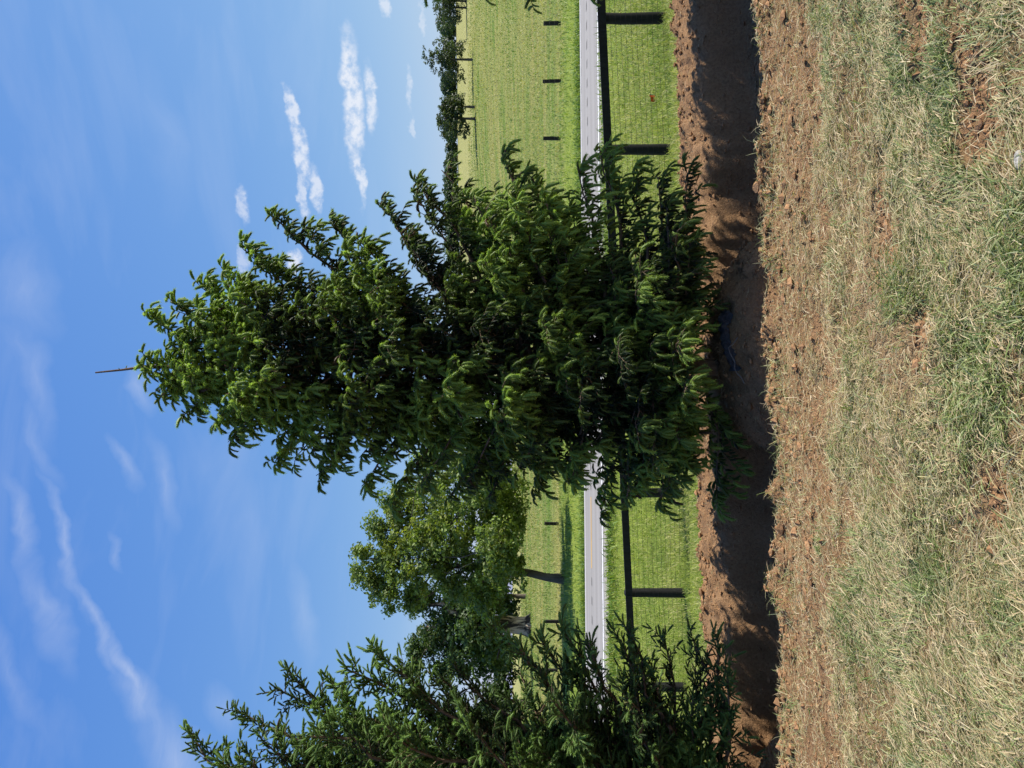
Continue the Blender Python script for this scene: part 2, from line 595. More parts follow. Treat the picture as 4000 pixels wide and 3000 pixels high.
# ------------------------------------------------------------------ the road
def build_road():
    def sheet(name, d0, d1, x0, x1, lift, mat, parent=None, seg=40):
        b = Buf()
        xs = np.linspace(x0, x1, seg + 1)
        crown = lambda d: 0.05 * (1 - ((d - 24.0) / 3.2) ** 2)
        ds = np.linspace(d0, d1, 7 if d1 - d0 > 1 else 2)
        X, D = np.meshgrid(xs, ds)
        Z = EYE - 2.57 + 0.0095 * X + np.clip(crown(D), -0.01, 1) + lift
        i = np.arange(X.size).reshape(X.shape)
        q = np.stack([i[:-1, :-1], i[:-1, 1:], i[1:, 1:], i[1:, :-1]], -1).reshape(-1, 4)
        b.add(np.stack([X, D, Z], -1), q)
        return b.build(name, mat, parent, color=False)
    m, t = new_mat('worn_asphalt')
    g = t.n('ShaderNodeNewGeometry')
    pos = g.outputs['Position']
    st = t.noise(t.mapping(pos, scale=(0.02, 1.0, 0)), 1.9, 3.0, 0.5)
    fi = t.noise(pos, 60.0, 4.0, 0.7)
    c = t.mix(t.mapr(st, 0.35, 0.65), (0.245, 0.233, 0.22), (0.30, 0.287, 0.272))
    c = t.mix(t.mapr(fi, 0.3, 0.7, 0.0, 0.35), c, (0.21, 0.205, 0.20))
    finish(t, principled(t, c, 0.85, 0.25, bump(t, fi, 0.4, 0.01)))
    mg, t = new_mat('shoulder_gravel')
    g = t.n('ShaderNodeNewGeometry')
    fi = t.noise(g.outputs['Position'], 30.0, 5.0, 0.75)
    c = t.mix(t.mapr(fi, 0.35, 0.65), (0.24, 0.22, 0.19), (0.40, 0.38, 0.345))
    finish(t, principled(t, c, 0.95, 0.1, bump(t, fi, 0.8, 0.03)))

    def paint(name, col):
        mp, t = new_mat(name)
        g = t.n('ShaderNodeNewGeometry')
        n = t.noise(g.outputs['Position'], 25.0, 4.0, 0.7)
        finish(t, principled(t, t.mix(t.mapr(n, 0.5, 0.75, 0, 0.5), col, (0.4, 0.4, 0.4)), 0.7, 0.3))
        return mp
    mw, my = paint('white_road_paint', (0.80, 0.80, 0.80)), paint('yellow_road_paint', (0.72, 0.40, 0.05))
    md, t = new_mat('rumble_groove')
    finish(t, principled(t, (0.13, 0.125, 0.12), 0.9, 0.1))
    road = sheet('road', 21.0, 26.75, -130, 130, 0.0, m)
    tag(road, 'pale grey two lane asphalt road', 'road', kind='structure')
    sh = sheet('gravel_shoulder', 20.2, 21.0, -130, 130, 0.0, mg)
    tag(sh, 'pale gravel shoulder along the near edge of the road', 'shoulder', kind='structure')
    sheet('edge_line', 21.22, 21.36, -130, 130, 0.006, mw, road)
    sheet('edge_line', 26.22, 26.38, -130, 130, 0.006, mw, road)
    for x0 in (-5.95, -18.2, -30.4, 18.7, 31.0):
        sheet('centre_dash', 23.92, 24.05, x0, x0 + 2.3, 0.006, my, road, 3)
    # rumble strip grooves along the centre and both edge lines
    b = Buf()
    for d0, d1, dx, ln in ((23.88, 24.12, 0.62, 0.26), (26.10, 26.20, 0.62, 0.30), (21.37, 21.47, 0.62, 0.30)):
        n = 0
        for x in np.arange(-40, 40, dx):
            if d0 < 24 < d1 and -6.0 < x < -3.6:
                continue
            if d0 > 25 and -11 < x < -1.5:
                continue
            z = EYE - 2.57 + 0.0095 * x + max(0.05 * (1 - (((d0 + d1) / 2 - 24) / 3.2) ** 2), -0.01) + 0.004
            b.add([(x, d0, z), (x + ln, d0, z), (x + ln, d1, z), (x, d1, z)], [(0, 1, 2, 3)])
    o = b.build('rumble_strip', md, road, color=False)
    o['kind'] = 'stuff'


build_road()


# ------------------------------------------------------------------ fences
def build_near_fence():
    mb, t = new_mat('black_fence_paint')
    g = t.n('ShaderNodeNewGeometry')
    n = t.noise(t.mapping(g.outputs['Position'], scale=(1, 1, 0.15)), 26.0, 5.0, 0.65)
    c = t.mix(t.mapr(n, 0.4, 0.75), (0.006, 0.006, 0.007), (0.020, 0.020, 0.022))
    finish(t, principled(t, c, 0.6, 0.3, bump(t, n, 0.5, 0.01)))
    mw, t = new_mat('woven_wire')
    finish(t, principled(t, (0.035, 0.032, 0.026), 0.6, 0.3))
    A, Bp = np.array([5.60, 11.30]), np.array([-3.79, 13.40])
    step = (Bp - A) / 5.0
    ks = np.arange(-3, 11)
    pts = [A + step * k for k in ks]
    root = thing('black_plank_fence', (pts[3][0], pts[3][1], float(land(*pts[3]))),
                 'black top rail fence with round posts and woven wire before the road', 'fence')
    rl = np.array(root.location)
    gz = [float(ground_z(*p)) for p in pts]
    # a straight run of rail heights that follows the slope
    z_right, z_left = EYE - 350.0 / F * 11.30, EYE - 456.0 / F * 13.40
    rail_z = [z_right + (z_left - z_right) * k / 5.0 for k in ks]
    for p, g0, rz in zip(pts, gz, rail_z):
        b = Buf()
        zz = np.array([g0 - 0.3, g0, g0 + 0.3, g0 + 0.7, rz - 0.01, rz + 0.035, rz + 0.05])
        rr = np.array([0.090, 0.088, 0.086, 0.082, 0.080, 0.078, 0.055])
        jit = rng.normal(0, 0.004, (7, 2))
        P = np.stack([p[0] + jit[:, 0], p[1] + 0.075 + jit[:, 1], zz], -1)[None]
        tubes(b, P, rr[None], 14)
        b.f.append((np.arange(14) + b.n - 14)[None])
        b.build('post', mb, root, loc=rl, color=False)
    dirv = np.array([step[0], step[1]]) / np.linalg.norm(step)
    nrm = np.array([dirv[1], -dirv[0]])
    if nrm[1] > 0:
        nrm = -nrm
    for k in range(0, len(pts) - 2, 2):       # boards two bays long, butted on the posts
        p0, p1 = pts[k], pts[k + 2]
        b = Buf()
        e0, e1 = p0 + dirv * 0.004, p1 - dirv * 0.004
        v = []
        for (e, z) in ((e0, rail_z[k]), (e1, rail_z[k + 2])):
            for off, dz in ((0.0, -0.062), (0.038, -0.062), (0.038, 0.062), (0.0, 0.062)):
                q = e + nrm * (off + 0.008)
                v.append((q[0], q[1], z + dz))
        b.add(v, [(0, 1, 2, 3), (7, 6, 5, 4), (0, 4, 5, 1), (1, 5, 6, 2), (2, 6, 7, 3), (3, 7, 4, 0)])
        b.build('rail', mb, root, shade=False, loc=rl, color=False)
    # woven wire: ten line wires and close upright wires
    b = Buf()
    L = np.linalg.norm(pts[-1] - pts[0])
    s = np.arange(0, L, 0.16)
    gx = pts[0][0] + dirv[0] * s
    gd = pts[0][1] + dirv[1] * s - 0.012
    kk = s / np.linalg.norm(step)
    rz = rail_z[0] + (rail_z[1] - rail_z[0]) * kk
    lo = ground_z(gx, gd)
    for w in range(11):
        f = (w + 0.35) / 11.0
        z = lo + 0.05 + (rz - 0.07 - lo - 0.05) * f
        P = np.stack([gx, gd, z], -1)[None]
        tubes(b, P, np.full((1, len(s)), 0.0026), 3)
    s2 = np.arange(0, L, 0.15)
    x2 = pts[0][0] + dirv[0] * s2
    d2 = pts[0][1] + dirv[1] * s2 - 0.012
    lo2, rz2 = np.interp(s2, s, lo), np.interp(s2, s, rz)
    P = np.stack([np.stack([x2, d2, lo2 + 0.03], -1), np.stack([x2, d2, rz2 - 0.03], -1)], 1)
    tubes(b, P, np.full((len(s2), 2), 0.0007), 3)
    w = b.build('woven_wire', mw, root, loc=rl, color=False)
    w['kind'] = 'stuff'
    return pts


FENCE_PTS = build_near_fence()


def build_field_fence():
    mb, t = new_mat('dark_field_posts')
    g = t.n('ShaderNodeNewGeometry')
    n = t.noise(t.mapping(g.outputs['Position'], scale=(1, 1, 0.2)), 12.0, 4.0, 0.6)
    finish(t, principled(t, t.mix(n, (0.012, 0.011, 0.010), (0.035, 0.032, 0.028)), 0.8, 0.2))
    mw, t = new_mat('field_wire')
    finish(t, principled(t, (0.12, 0.12, 0.11), 0.5, 0.4))
    ys = [-610, -375, -140, 90, 315, 541, 792, 1020, 1250, 1470, 1663, 1845, 2046, 2245, 2427, 2618, 2800, 2985, 3180, 3380]
    root = thing('field_fence', (0, 38.5, float(ground_z(0, 38.5))),
                 'row of short dark wooden posts with thin wire at the field edge', 'fence')
    rl = np.array(root.location)
    tops = []
    for yv in ys:
        d = 38.0 + 1.6 * smooth(400, 2400, yv)
        x = (1500.0 - yv) / F * d
        g0 = float(ground_z(x, d))
        top = EYE - (122 + 5 * float(smooth(400, 2400, yv)) + rng.normal(0, 1.2)) / F * d
        b = Buf()
        lean = rng.normal(0, 0.02, 2)
        w = 0.078 + rng.uniform(-0.008, 0.008)
        v = []
        for z, k, q in ((g0 - 0.25, 0, 1.0), (top - 0.015, 1, 0.96), (top, 1, 0.8)):
            for sx, sy in ((-1, -1), (1, -1), (1, 1), (-1, 1)):
                v.append((x + sx * w * q + lean[0] * k, d + sy * w * q + lean[1] * k, z))
        b.add(v, [(0, 1, 5, 4), (1, 2, 6, 5), (2, 3, 7, 6), (3, 0, 4, 7), (4, 5, 9, 8), (5, 6, 10, 9), (6, 7, 11, 10), (7, 4, 8, 11), (8, 9, 10, 11)])
        b.build('post', mb, root, shade=False, loc=rl, color=False)
        tops.append((x, d - 0.09, g0, top))
    b = Buf()
    T = np.array(tops)
    for f in (0.35, 0.65, 0.92):
        P = np.stack([T[:, 0], T[:, 1], T[:, 2] + (T[:, 3] - T[:, 2]) * f], -1)[None]
        tubes(b, P, np.full((1, len(T)), 0.003), 3)
    w = b.build('wire', mw, root, loc=rl, color=False)


build_field_fence()


# ------------------------------------------------------------------ conifers
def needle_mat():
    m, t = new_mat('spruce_needles')
    a = t.n('ShaderNodeAttribute', attribute_name='tint', attribute_type='INSTANCER')
    b = t.n('ShaderNodeAttribute', attribute_name='grade')
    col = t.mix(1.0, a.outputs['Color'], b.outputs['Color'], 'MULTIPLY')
    p = principled(t, col, 0.5, 0.3)
    tr = t.n('ShaderNodeBsdfTranslucent')
    t.set(tr, 'Color', t.mix(1.0, col, (1.25, 1.3, 0.5), 'MULTIPLY'))
    mx = t.n('ShaderNodeMixShader')
    t.set(mx, 0, 0.36)
    t.set(mx, 1, p)
    t.set(mx, 2, tr.outputs[0])
    finish(t, mx.outputs[0])
    return m


M_NEEDLE = needle_mat()


def shoot_template(droop, radius, n_needle, rg):
    """one needle-clad shoot of unit length along +X that bends down: stem, core and single needles"""
    def at(t):
        t = np.asarray(t, float)
        return np.stack([t * (1 - 0.22 * t * droop), 0 * t, -droop * t ** 1.8], -1)

    def tan(t):
        return norm(at(t + 0.02) - at(t - 0.02))
    V, Fc, G = [], [], []
    ts = np.array([0.0, 0.3, 0.62, 0.93])
    n = 0
    P, T = at(ts), tan(np.maximum(ts, 0.03))
    A = np.tile([0.0, 1.0, 0.0], (4, 1))
    B = np.cross(T, A)
    core = radius * np.array([0.34, 0.60, 0.62, 0.46])
    for k in range(4):
        for j in range(4):
            a = j * math.pi / 2 + 0.4
            V.append(P[k] + core[k] * (math.cos(a) * A[k] + math.sin(a) * B[k]))
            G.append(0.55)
    for k in range(3):
        for j in range(4):
            Fc.append((k * 4 + j, k * 4 + (j + 1) % 4, k * 4 + 4 + (j + 1) % 4, k * 4 + 4 + j))
    nq = len(Fc)
    tris = []
    for i in range(n_needle):
        t = 0.04 + 0.95 * (i + rg.uniform(0, 1)) / n_needle
        a = i * 2.39996 + rg.normal(0, 0.25)
        c, tg = at(t), tan(max(t, 0.03))
        A1 = np.array([0.0, 1.0, 0.0])
        B1 = np.cross(tg, A1)
        out = math.cos(a) * A1 + math.sin(a) * B1
        fwd = 0.50 + 0.15 * max(0, t - 0.75) / 0.25
        d = out + tg * fwd
        d = d / np.linalg.norm(d)
        ln = radius * 1.18 * rg.uniform(0.85, 1.2) * (0.75 if t < 0.15 else 1.0)
        sd = np.cross(d, out + 0.3 * rg.normal(0, 1, 3))
        sd = sd / (np.linalg.norm(sd) + 1e-9)
        w = radius * 0.14
        b0 = len(V)
        V += [c + out * core[1] * 0.25 - sd * w, c + out * core[1] * 0.25 + sd * w, c + d * ln]
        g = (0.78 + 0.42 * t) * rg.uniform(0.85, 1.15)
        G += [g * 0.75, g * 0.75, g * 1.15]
        tris.append((b0, b0 + 1, b0 + 2))
    return np.array(V), np.array(Fc), np.array(tris), np.array(G)


def crown_of_shoots(name, mat, parent, rl, P0, DR, LL, col, var, style, seed):
    """points carry rotation, length and tint; geometry nodes set a shoot on each of them"""
    rg = np.random.default_rng(seed + 1)
    verts, quads, tris, grade, kind = [], [], [], [], []
    n0 = 0
    for k, dr in enumerate(style['bends']):
        V, q, tr, g = shoot_template(dr, style['brush'], style['needles'], rg)
        verts.append(V)
        quads.append(q + n0)
        tris.append(tr + n0)
        grade.append(g)
        kind.append(np.full(len(V), k + 1))
        n0 += len(V)
    N = len(P0)
    x = norm(DR)
    up = np.array([0.0, 0.0, 1.0]) + rg.normal(0, 0.10, (N, 3))
    z = norm(up - (up * x).sum(1, keepdims=True) * x)
    y = np.cross(z, x)
    rot = np.stack([np.arctan2(y[:, 2], z[:, 2]), -np.arcsin(np.clip(x[:, 2], -1, 1)), np.arctan2(x[:, 1], x[:, 0])], -1)
    allv = np.concatenate(verts + [P0 - rl])
    me = bpy.data.meshes.new(name)
    me.vertices.add(len(allv))
    me.vertices.foreach_set('co', allv.astype(np.float32).ravel())
    qs, ts = np.concatenate(quads), np.concatenate(tris)
    loops = np.concatenate([qs.ravel(), ts.ravel()])
    sizes = np.concatenate([np.full(len(qs), 4), np.full(len(ts), 3)])
    me.loops.add(len(loops))
    me.loops.foreach_set('vertex_index', loops.astype(np.int32))
    me.polygons.add(len(sizes))
    me.polygons.foreach_set('loop_start', np.concatenate([[0], np.cumsum(sizes)[:-1]]).astype(np.int32))

    def attr(nm, kind_, data, head, key):
        at_ = me.attributes.new(nm, kind_, 'POINT')
        at_.data.foreach_set(key, np.concatenate([head, data]).ravel())
    one = np.ones((n0, 1))
    attr('rot', 'FLOAT_VECTOR', rot.astype(np.float32), np.zeros((n0, 3), np.float32), 'vector')
    attr('size', 'FLOAT', LL.astype(np.float32), np.ones(n0, np.float32), 'value')
    attr('shade', 'FLOAT_COLOR', np.concatenate([col, np.ones((N, 1))], 1).astype(np.float32), np.ones((n0, 4), np.float32), 'color')
    attr('sort', 'INT', (-1 - var).astype(np.int32), np.concatenate(kind).astype(np.int32), 'value')
    gr = np.repeat(np.concatenate(grade)[:, None], 4, 1)
    gr[:, 3] = 1
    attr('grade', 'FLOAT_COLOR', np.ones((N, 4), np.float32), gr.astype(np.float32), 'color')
    me.update(calc_edges=True)
    me.materials.append(mat)
    o = bpy.data.objects.new(name, me)
    scene.collection.objects.link(o)
    o.parent = parent
    g = bpy.data.node_groups.new('shoots_on_points', 'GeometryNodeTree')
    g.interface.new_socket('Geometry', in_out='INPUT', socket_type='NodeSocketGeometry')
    g.interface.new_socket('Geometry', in_out='OUTPUT', socket_type='NodeSocketGeometry')
    nd = g.nodes
    gi, go = nd.new('NodeGroupInput'), nd.new('NodeGroupOutput')

    def named(nm, tp):
        k = nd.new('GeometryNodeInputNamedAttribute')
        k.data_type = tp
        k.inputs[0].default_value = nm
        return k.outputs[0]
    rot_v, size_v, shade_v, sort_v = named('rot', 'FLOAT_VECTOR'), named('size', 'FLOAT'), named('shade', 'FLOAT_COLOR'), named('sort', 'INT')
    e2r = nd.new('FunctionNodeEulerToRotation')
    g.links.new(rot_v, e2r.inputs[0])
    join = nd.new('GeometryNodeJoinGeometry')

    def pick(val):
        c = nd.new('FunctionNodeCompare')
        c.data_type = 'INT'
        c.operation = 'EQUAL'
        ins = [i for i in c.inputs if i.type == 'INT']
        g.links.new(sort_v, ins[0])
        ins[1].default_value = val
        sp = nd.new('GeometryNodeSeparateGeometry')
        sp.domain = 'POINT'
        g.links.new(gi.outputs[0], sp.inputs[0])
        g.links.new(c.outputs[0], sp.inputs[1])
        return sp.outputs[0]
    for k in range(len(style['bends'])):
        tmpl, pts = pick(k + 1), pick(-1 - k)
        ip = nd.new('GeometryNodeInstanceOnPoints')
        g.links.new(pts, ip.inputs['Points'])
        # make the template one instance before it is set on the points
        g.links.new(tmpl, ip.inputs['Instance'])
        g.links.new(e2r.outputs[0], ip.inputs['Rotation'])
        g.links.new(size_v, ip.inputs['Scale'])
        st = nd.new('GeometryNodeStoreNamedAttribute')
        st.data_type = 'FLOAT_COLOR'
        st.domain = 'INSTANCE'
        st.inputs['Name'].default_value = 'tint'
        g.links.new(ip.outputs[0], st.inputs[0])
        g.links.new(shade_v, st.inputs['Value'])
        g.links.new(st.outputs[0], join.inputs[0])
    g.links.new(join.outputs[0], go.inputs[0])
    md = o.modifiers.new('shoots', 'NODES')
    md.node_group = g
    return o


def conifer(name, label, base, height, lean, prof_r, prof_l, depth_k, tips, n_fill, seed, style, group=None, twig_gap=0.095,
            shoot_gap=0.058, bare_top=0.35, low=0.48):
    global rng
    rng = np.random.default_rng(seed)
    bx, bd, bz = base
    root = thing(name, base, label, 'tree', group)
    rl = np.array(base)

    def axis_at(z):
        t = np.clip((z - bz) / height, 0, 1.05)
        return np.array([bx + lean * t + 0.05 * math.sin(5 * t) - 0.9 * max(0.0, t - 0.93), bd + 0.03 * math.sin(9 * t), z])
    # trunk
    b = Buf()
    zs = np.linspace(-0.25, height, 26)
    P = np.array([axis_at(bz + z) for z in zs])
    P[0] = [bx, bd, bz - 0.25]
    P[:, 2] = bz + zs
    P[-4:, :2] += rng.normal(0, 0.008, (4, 2))
    R = 0.070 * (1 - zs.clip(0) / height) ** 0.85 + 0.0065 + rng.normal(0, 0.0012, 26)
    tubes(b, P[None], R[None], 10)
    b.build('trunk', M_BARK, root, loc=rl, color=False)
    # main branches
    brs = []
    top_z = bz + height - bare_top

    def elev(t):
        return math.radians(np.interp(t, [0, 0.10, 0.3, 0.6, 0.85, 1.0], style['elev']))

    def make(tip):
        tip = np.asarray(tip, float)
        t = (tip[2] - bz) / height
        ax = axis_at(tip[2])
        h = math.hypot(tip[0] - ax[0], tip[1] - ax[1])
        zr = tip[2] - math.tan(elev(t)) * h
        zr = min(max(zr, bz + 0.16), tip[2] + 0.4, bz + height - 0.45)
        r0 = axis_at(zr)
        s = np.linspace(0, 1, 9)[:, None]
        pl = r0 + (tip - r0) * s
        hor = np.array([tip[0] - r0[0], tip[1] - r0[1], 0])
        ln = np.linalg.norm(tip - r0)
        side = np.cross(hor, [0, 0, 1.0]) / max(h, 1e-3)
        pl = pl + np.array([0, 0, -1.0]) * (style['sag'] * ln * np.sin(np.pi * s ** 0.8)) + side * (rng.normal(0, 0.05) * ln * np.sin(np.pi * s))
        pl[1:-1] += rng.normal(0, style.get('wav', 0.014) * ln, (7, 3))
        return pl
    for tp in tips:
        brs.append(make(tp))
    zs = np.linspace(0, 1, n_fill) ** 1.22
    for i, f in enumerate(zs):
        z = bz + low + f * (top_z - 0.20 - bz - low) + rng.normal(0, 0.05)
        t = (z - bz) / height
        phi = i * 2.39996 + rng.normal(0, 0.35)
        if t < 0.20 and rng.random() < style.get('thin', 0.0):
            continue
        cx, cy = math.cos(phi), math.sin(phi)
        rr, rlf = np.interp(t, *prof_r), np.interp(t, *prof_l)
        rx = rr if cx > 0 else rlf
        ry = depth_k * 0.5 * (rr + rlf)
        rad = 1.0 / math.sqrt((cx / rx) ** 2 + (cy / ry) ** 2)
        rad *= rng.uniform(*style.get('reach', (0.6, 0.97)))
        ax = axis_at(z)
        brs.append(make((ax[0] + cx * rad, ax[1] + cy * rad, z + rng.normal(0, 0.06))))
    # wood of the branches
    wood = Buf()
    BP = np.array(brs)
    blen = np.linalg.norm(np.diff(BP, axis=1), axis=2).sum(1)
    R = (0.006 + 0.0125 * blen)[:, None] * np.linspace(1, 0.16, 9)[None]
    tubes(wood, BP, R, 5)
    # twigs
    tp0, tdir, tlen, tout = [], [], [], []
    extra = []
    for pl, ln in zip(brs, blen):
        seg = np.linalg.norm(np.diff(pl, axis=0), axis=1)
        cum = np.concatenate([[0], np.cumsum(seg)])
        n = max(2, int(ln * (1 - style['bare']) / twig_gap))
        for k in range(n):
            s = style['bare'] + (1 - style['bare']) * (k + rng.uniform(0.2, 0.8)) / n
            d = s * cum[-1]
            p = np.array([np.interp(d, cum, pl[:, j]) for j in range(3)])
            d2 = min(d + 0.05, cum[-1])
            d1 = max(d2 - 0.1, 0)
            ta = np.array([np.interp(d2, cum, pl[:, j]) - np.interp(d1, cum, pl[:, j]) for j in range(3)])
            ta /= np.linalg.norm(ta) + 1e-9
            hs = np.cross(ta, [0, 0, 1.0])
            hs /= np.linalg.norm(hs) + 1e-9
            for sg in ((1, -1) if rng.random() < style['pair'] else ((1,) if k % 2 else (-1,))):
                a = rng.uniform(*style['twig_ang'])
                dv = ta * math.cos(a) + hs * sg * math.sin(a) + np.array([0, 0, rng.normal(style['twig_up'], style.get('scat', 0.42))])
                dv /= np.linalg.norm(dv)
                tl = (style['twig_len'] * (0.35 + 0.9 * (1 - s)) * min(1, 0.45 + ln * 0.5)) * rng.uniform(0.65, 1.25)
                tp0.append(p)
                tdir.append(dv)
                tlen.append(max(tl, 0.07))
                tout.append(s)
        # the leading end of the branch carries shoots directly
        tp0.append(np.array([np.interp(cum[-1] * 0.80, cum, pl[:, j]) for j in range(3)]))
        e = pl[-1] - tp0[-1]
        tlen.append(max(float(np.linalg.norm(e)), 0.1))
        tdir.append(e / (np.linalg.norm(e) + 1e-9))
        tout.append(1.0)
    tp0, tdir, tlen, tout = map(np.array, (tp0, tdir, tlen, tout))
    K = 4
    ss = np.linspace(0, 1, K)
    sag = style['twig_sag']
    TP = tp0[:, None] + tdir[:, None] * (tlen[:, None] * ss)[..., None] + np.array([0, 0, -1.0]) * (sag * tlen[:, None] * ss ** 2)[..., None]
    tubes(wood, TP, np.outer(np.full(len(tp0), 1.0), [0.0048, 0.004, 0.0032, 0.0022]), 3)
    w = wood.build('limbs', M_BARK, root, loc=rl, color=False)
    # shoots on the twigs
    P0, DR, LL, NEW = [], [], [], []
    for i in range(len(tp0)):
        n = max(2, int(tlen[i] / shoot_gap))
        u = (np.arange(n) + rng.uniform(0.3, 0.7, n)) / n
        hs = np.cross(tdir[i], [0, 0, 1.0])
        hs = hs / (np.linalg.norm(hs) + 1e-9)
        upv = np.cross(hs, tdir[i])
        for sgn in (1, -1):
            uu = np.clip(u + sgn * 0.2 / n, 0, 1)
            p = tp0[i] + tdir[i] * (tlen[i] * uu)[:, None] + np.array([0, 0, -1.0]) * (sag * tlen[i] * uu ** 2)[:, None]
            a = rng.uniform(*style['shoot_ang'], n)
            roll = rng.normal(style['roll'], style['roll_sd'], n)
            dv = (tdir[i][None] * np.cos(a)[:, None] + (hs[None] * sgn * np.cos(roll)[:, None] + upv[None] * np.sin(roll)[:, None]) * np.sin(a)[:, None])
            P0.append(p)
            DR.append(dv)
            LL.append(rng.uniform(*style['shoot_len'], n))
            NEW.append(0.25 + 0.55 * uu + 0.45 * (tout[i] - 0.55))
        P0.append((tp0[i] + tdir[i] * tlen[i] + np.array([0, 0, -sag * tlen[i]]))[None])
        DR.append(norm(tdir[i] + np.array([0, 0, -sag * 1.6]))[None])
        LL.append(rng.uniform(*style['shoot_len'], 1) * 1.1)
        NEW.append(np.array([0.8 + 0.45 * (tout[i] - 0.55)]))
    # a few on the leader
    for z in np.linspace(top_z - 0.05, bz + height - 0.06, 7):
        a = rng.uniform(0, 2 * math.pi)
        P0.append(axis_at(z)[None])
        DR.append(norm(np.array([math.cos(a), math.sin(a), 1.3]))[None])
        LL.append(np.array([rng.uniform(0.018, 0.03)]))
        NEW.append(np.array([0.2]))
    for z in np.linspace(top_z - 0.55, bz + height - bare_top * 1.2, 26):
        a = rng.uniform(0, 2 * math.pi)
        P0.append(axis_at(z)[None])
        DR.append(norm(np.array([math.cos(a), math.sin(a), 0.9]))[None])
        LL.append(np.array([rng.uniform(*style['shoot_len'])]))
        NEW.append(np.array([0.7]))
    P0, DR, LL, NEW = np.concatenate(P0), norm(np.concatenate(DR)), np.concatenate(LL), np.concatenate(NEW)
    keep = rng.random(len(P0)) < style['keep']
    P0, DR, LL, NEW = P0[keep], DR[keep], LL[keep], NEW[keep]
    N = len(P0)
    patch = fbm(P0[:, 0] * 1.7 + P0[:, 1], P0[:, 2] * 1.7, 3, seed)
    new = np.clip(NEW + rng.normal(0, 0.16, N) + (patch - 0.5) * 1.8, 0, 1) ** 1.6
    col = np.array(style['old'])[None] * (1 - new)[:, None] + np.array(style['new'])[None] * new[:, None]
    col = col * rng.uniform(0.72, 1.28, (N, 1))
    dead = rng.random(N) < 0.006
    col[dead] = np.array([0.13, 0.085, 0.045])
    var = rng.integers(0, len(style['bends']), N)
    c = crown_of_shoots('crown', M_NEEDLE, root, rl, P0, DR, LL * (0.75 + 0.35 * new), col, var, style, seed)
    c['kind'] = 'stuff'
    return root


def px(v, y, d):
    """a spot of the picture (in its stored orientation) carried to distance d"""
    return ((1500.0 - y) / F * d, d, EYE - (v - 2000.0) / F * d)


DROOPY = dict(elev=[-8, -2, 14, 34, 46, 56], sag=0.045, reach=(0.52, 0.96), thin=0.45, bare=0.17, pair=0.8, twig_ang=(0.65, 1.15), twig_up=-0.10,
              twig_len=0.40, twig_sag=0.14, shoot_ang=(0.75, 1.25), roll=-0.10, roll_sd=0.55, shoot_len=(0.060, 0.108),
              bends=(0.35, 0.7, 1.0), brush=0.205, keep=0.94, needles=58,
              old=(0.015, 0.034, 0.016), new=(0.300, 0.455, 0.085))
UPRIGHT = dict(elev=[-12, 0, 24, 44, 54, 60], sag=0.05, bare=0.20, pair=0.7, twig_ang=(0.55, 1.15), twig_up=0.10, wav=0.026, scat=0.30,
               twig_len=0.44, twig_sag=0.04, shoot_ang=(0.50, 1.0), roll=0.2, roll_sd=0.7, shoot_len=(0.066, 0.118),
               bends=(0.05, 0.18, 0.34), brush=0.140, keep=0.94, needles=52,
               old=(0.022, 0.044, 0.020), new=(0.235, 0.385, 0.100))

TREE_D = 6.85
cz = EYE - 860.0 / F * TREE_D
ch = (860 + 1630) / F * TREE_D
tips = [px(v, y, TREE_D + dy) for v, y, dy in (
    (590, 1235, .1), (675, 1180, -.1), (777, 1115, .15), (870, 1060, -.2), (945, 968, .1), (1060, 838, -.1), (1190, 900, .3), (1285, 862, .1), (1345, 980, -.3),
    (1480, 790, .1), (1625, 690, -.1), (1725, 665, .2), (1850, 770, -.3), (1960, 600, .1), (2080, 690, .3), (2255, 650, -.2), (2340, 575, .2),
    (2480, 650, -.1), (2570, 690, .3), (2690, 665, 0), (2600, 780, -.4), (2680, 960, -.4),
    (620, 1552, 0), (735, 1612, .15), (890, 1728, -.1), (1075, 1802, .1), (1150, 1790, -.3), (1235, 1858, .1), (1412, 1900, -.1), (1525, 1965, .2),
    (1640, 1900, -.3), (1760, 1935, .2), (1900, 1950, -.1), (2090, 1910, .2), (2210, 1870, -.3), (2350, 2000, .1), (2450, 1940, -.3), (2580, 1985, .1), (2610, 1910, -.4), (2790, 1962, .1), (2690, 1830, -.4))]
conifer('spruce_tree', 'tall spruce with drooping bright green shoots planted in the trench, centre of the picture',
        (px(0, 1440, TREE_D)[0], TREE_D, cz), ch, 0.07,
        ([0, .08, .15, .25, .38, .50, .55, .61, .67, .74, .83, .90, .96], [1.5, 1.8, 1.9, 1.9, 1.8, 1.6, 1.4, 0.95, 1.25, 1.12, .64, .27, .10]),
        ([0, .08, .15, .25, .38, .50, .62, .74, .83, .90, .96], [1.2, 1.3, 1.3, 1.2, 1.2, 1.15, 1.0, .80, .48, .25, .08]),
        0.66, tips, 265, 11, DROOPY, twig_gap=0.082, shoot_gap=0.050, bare_top=0.34)

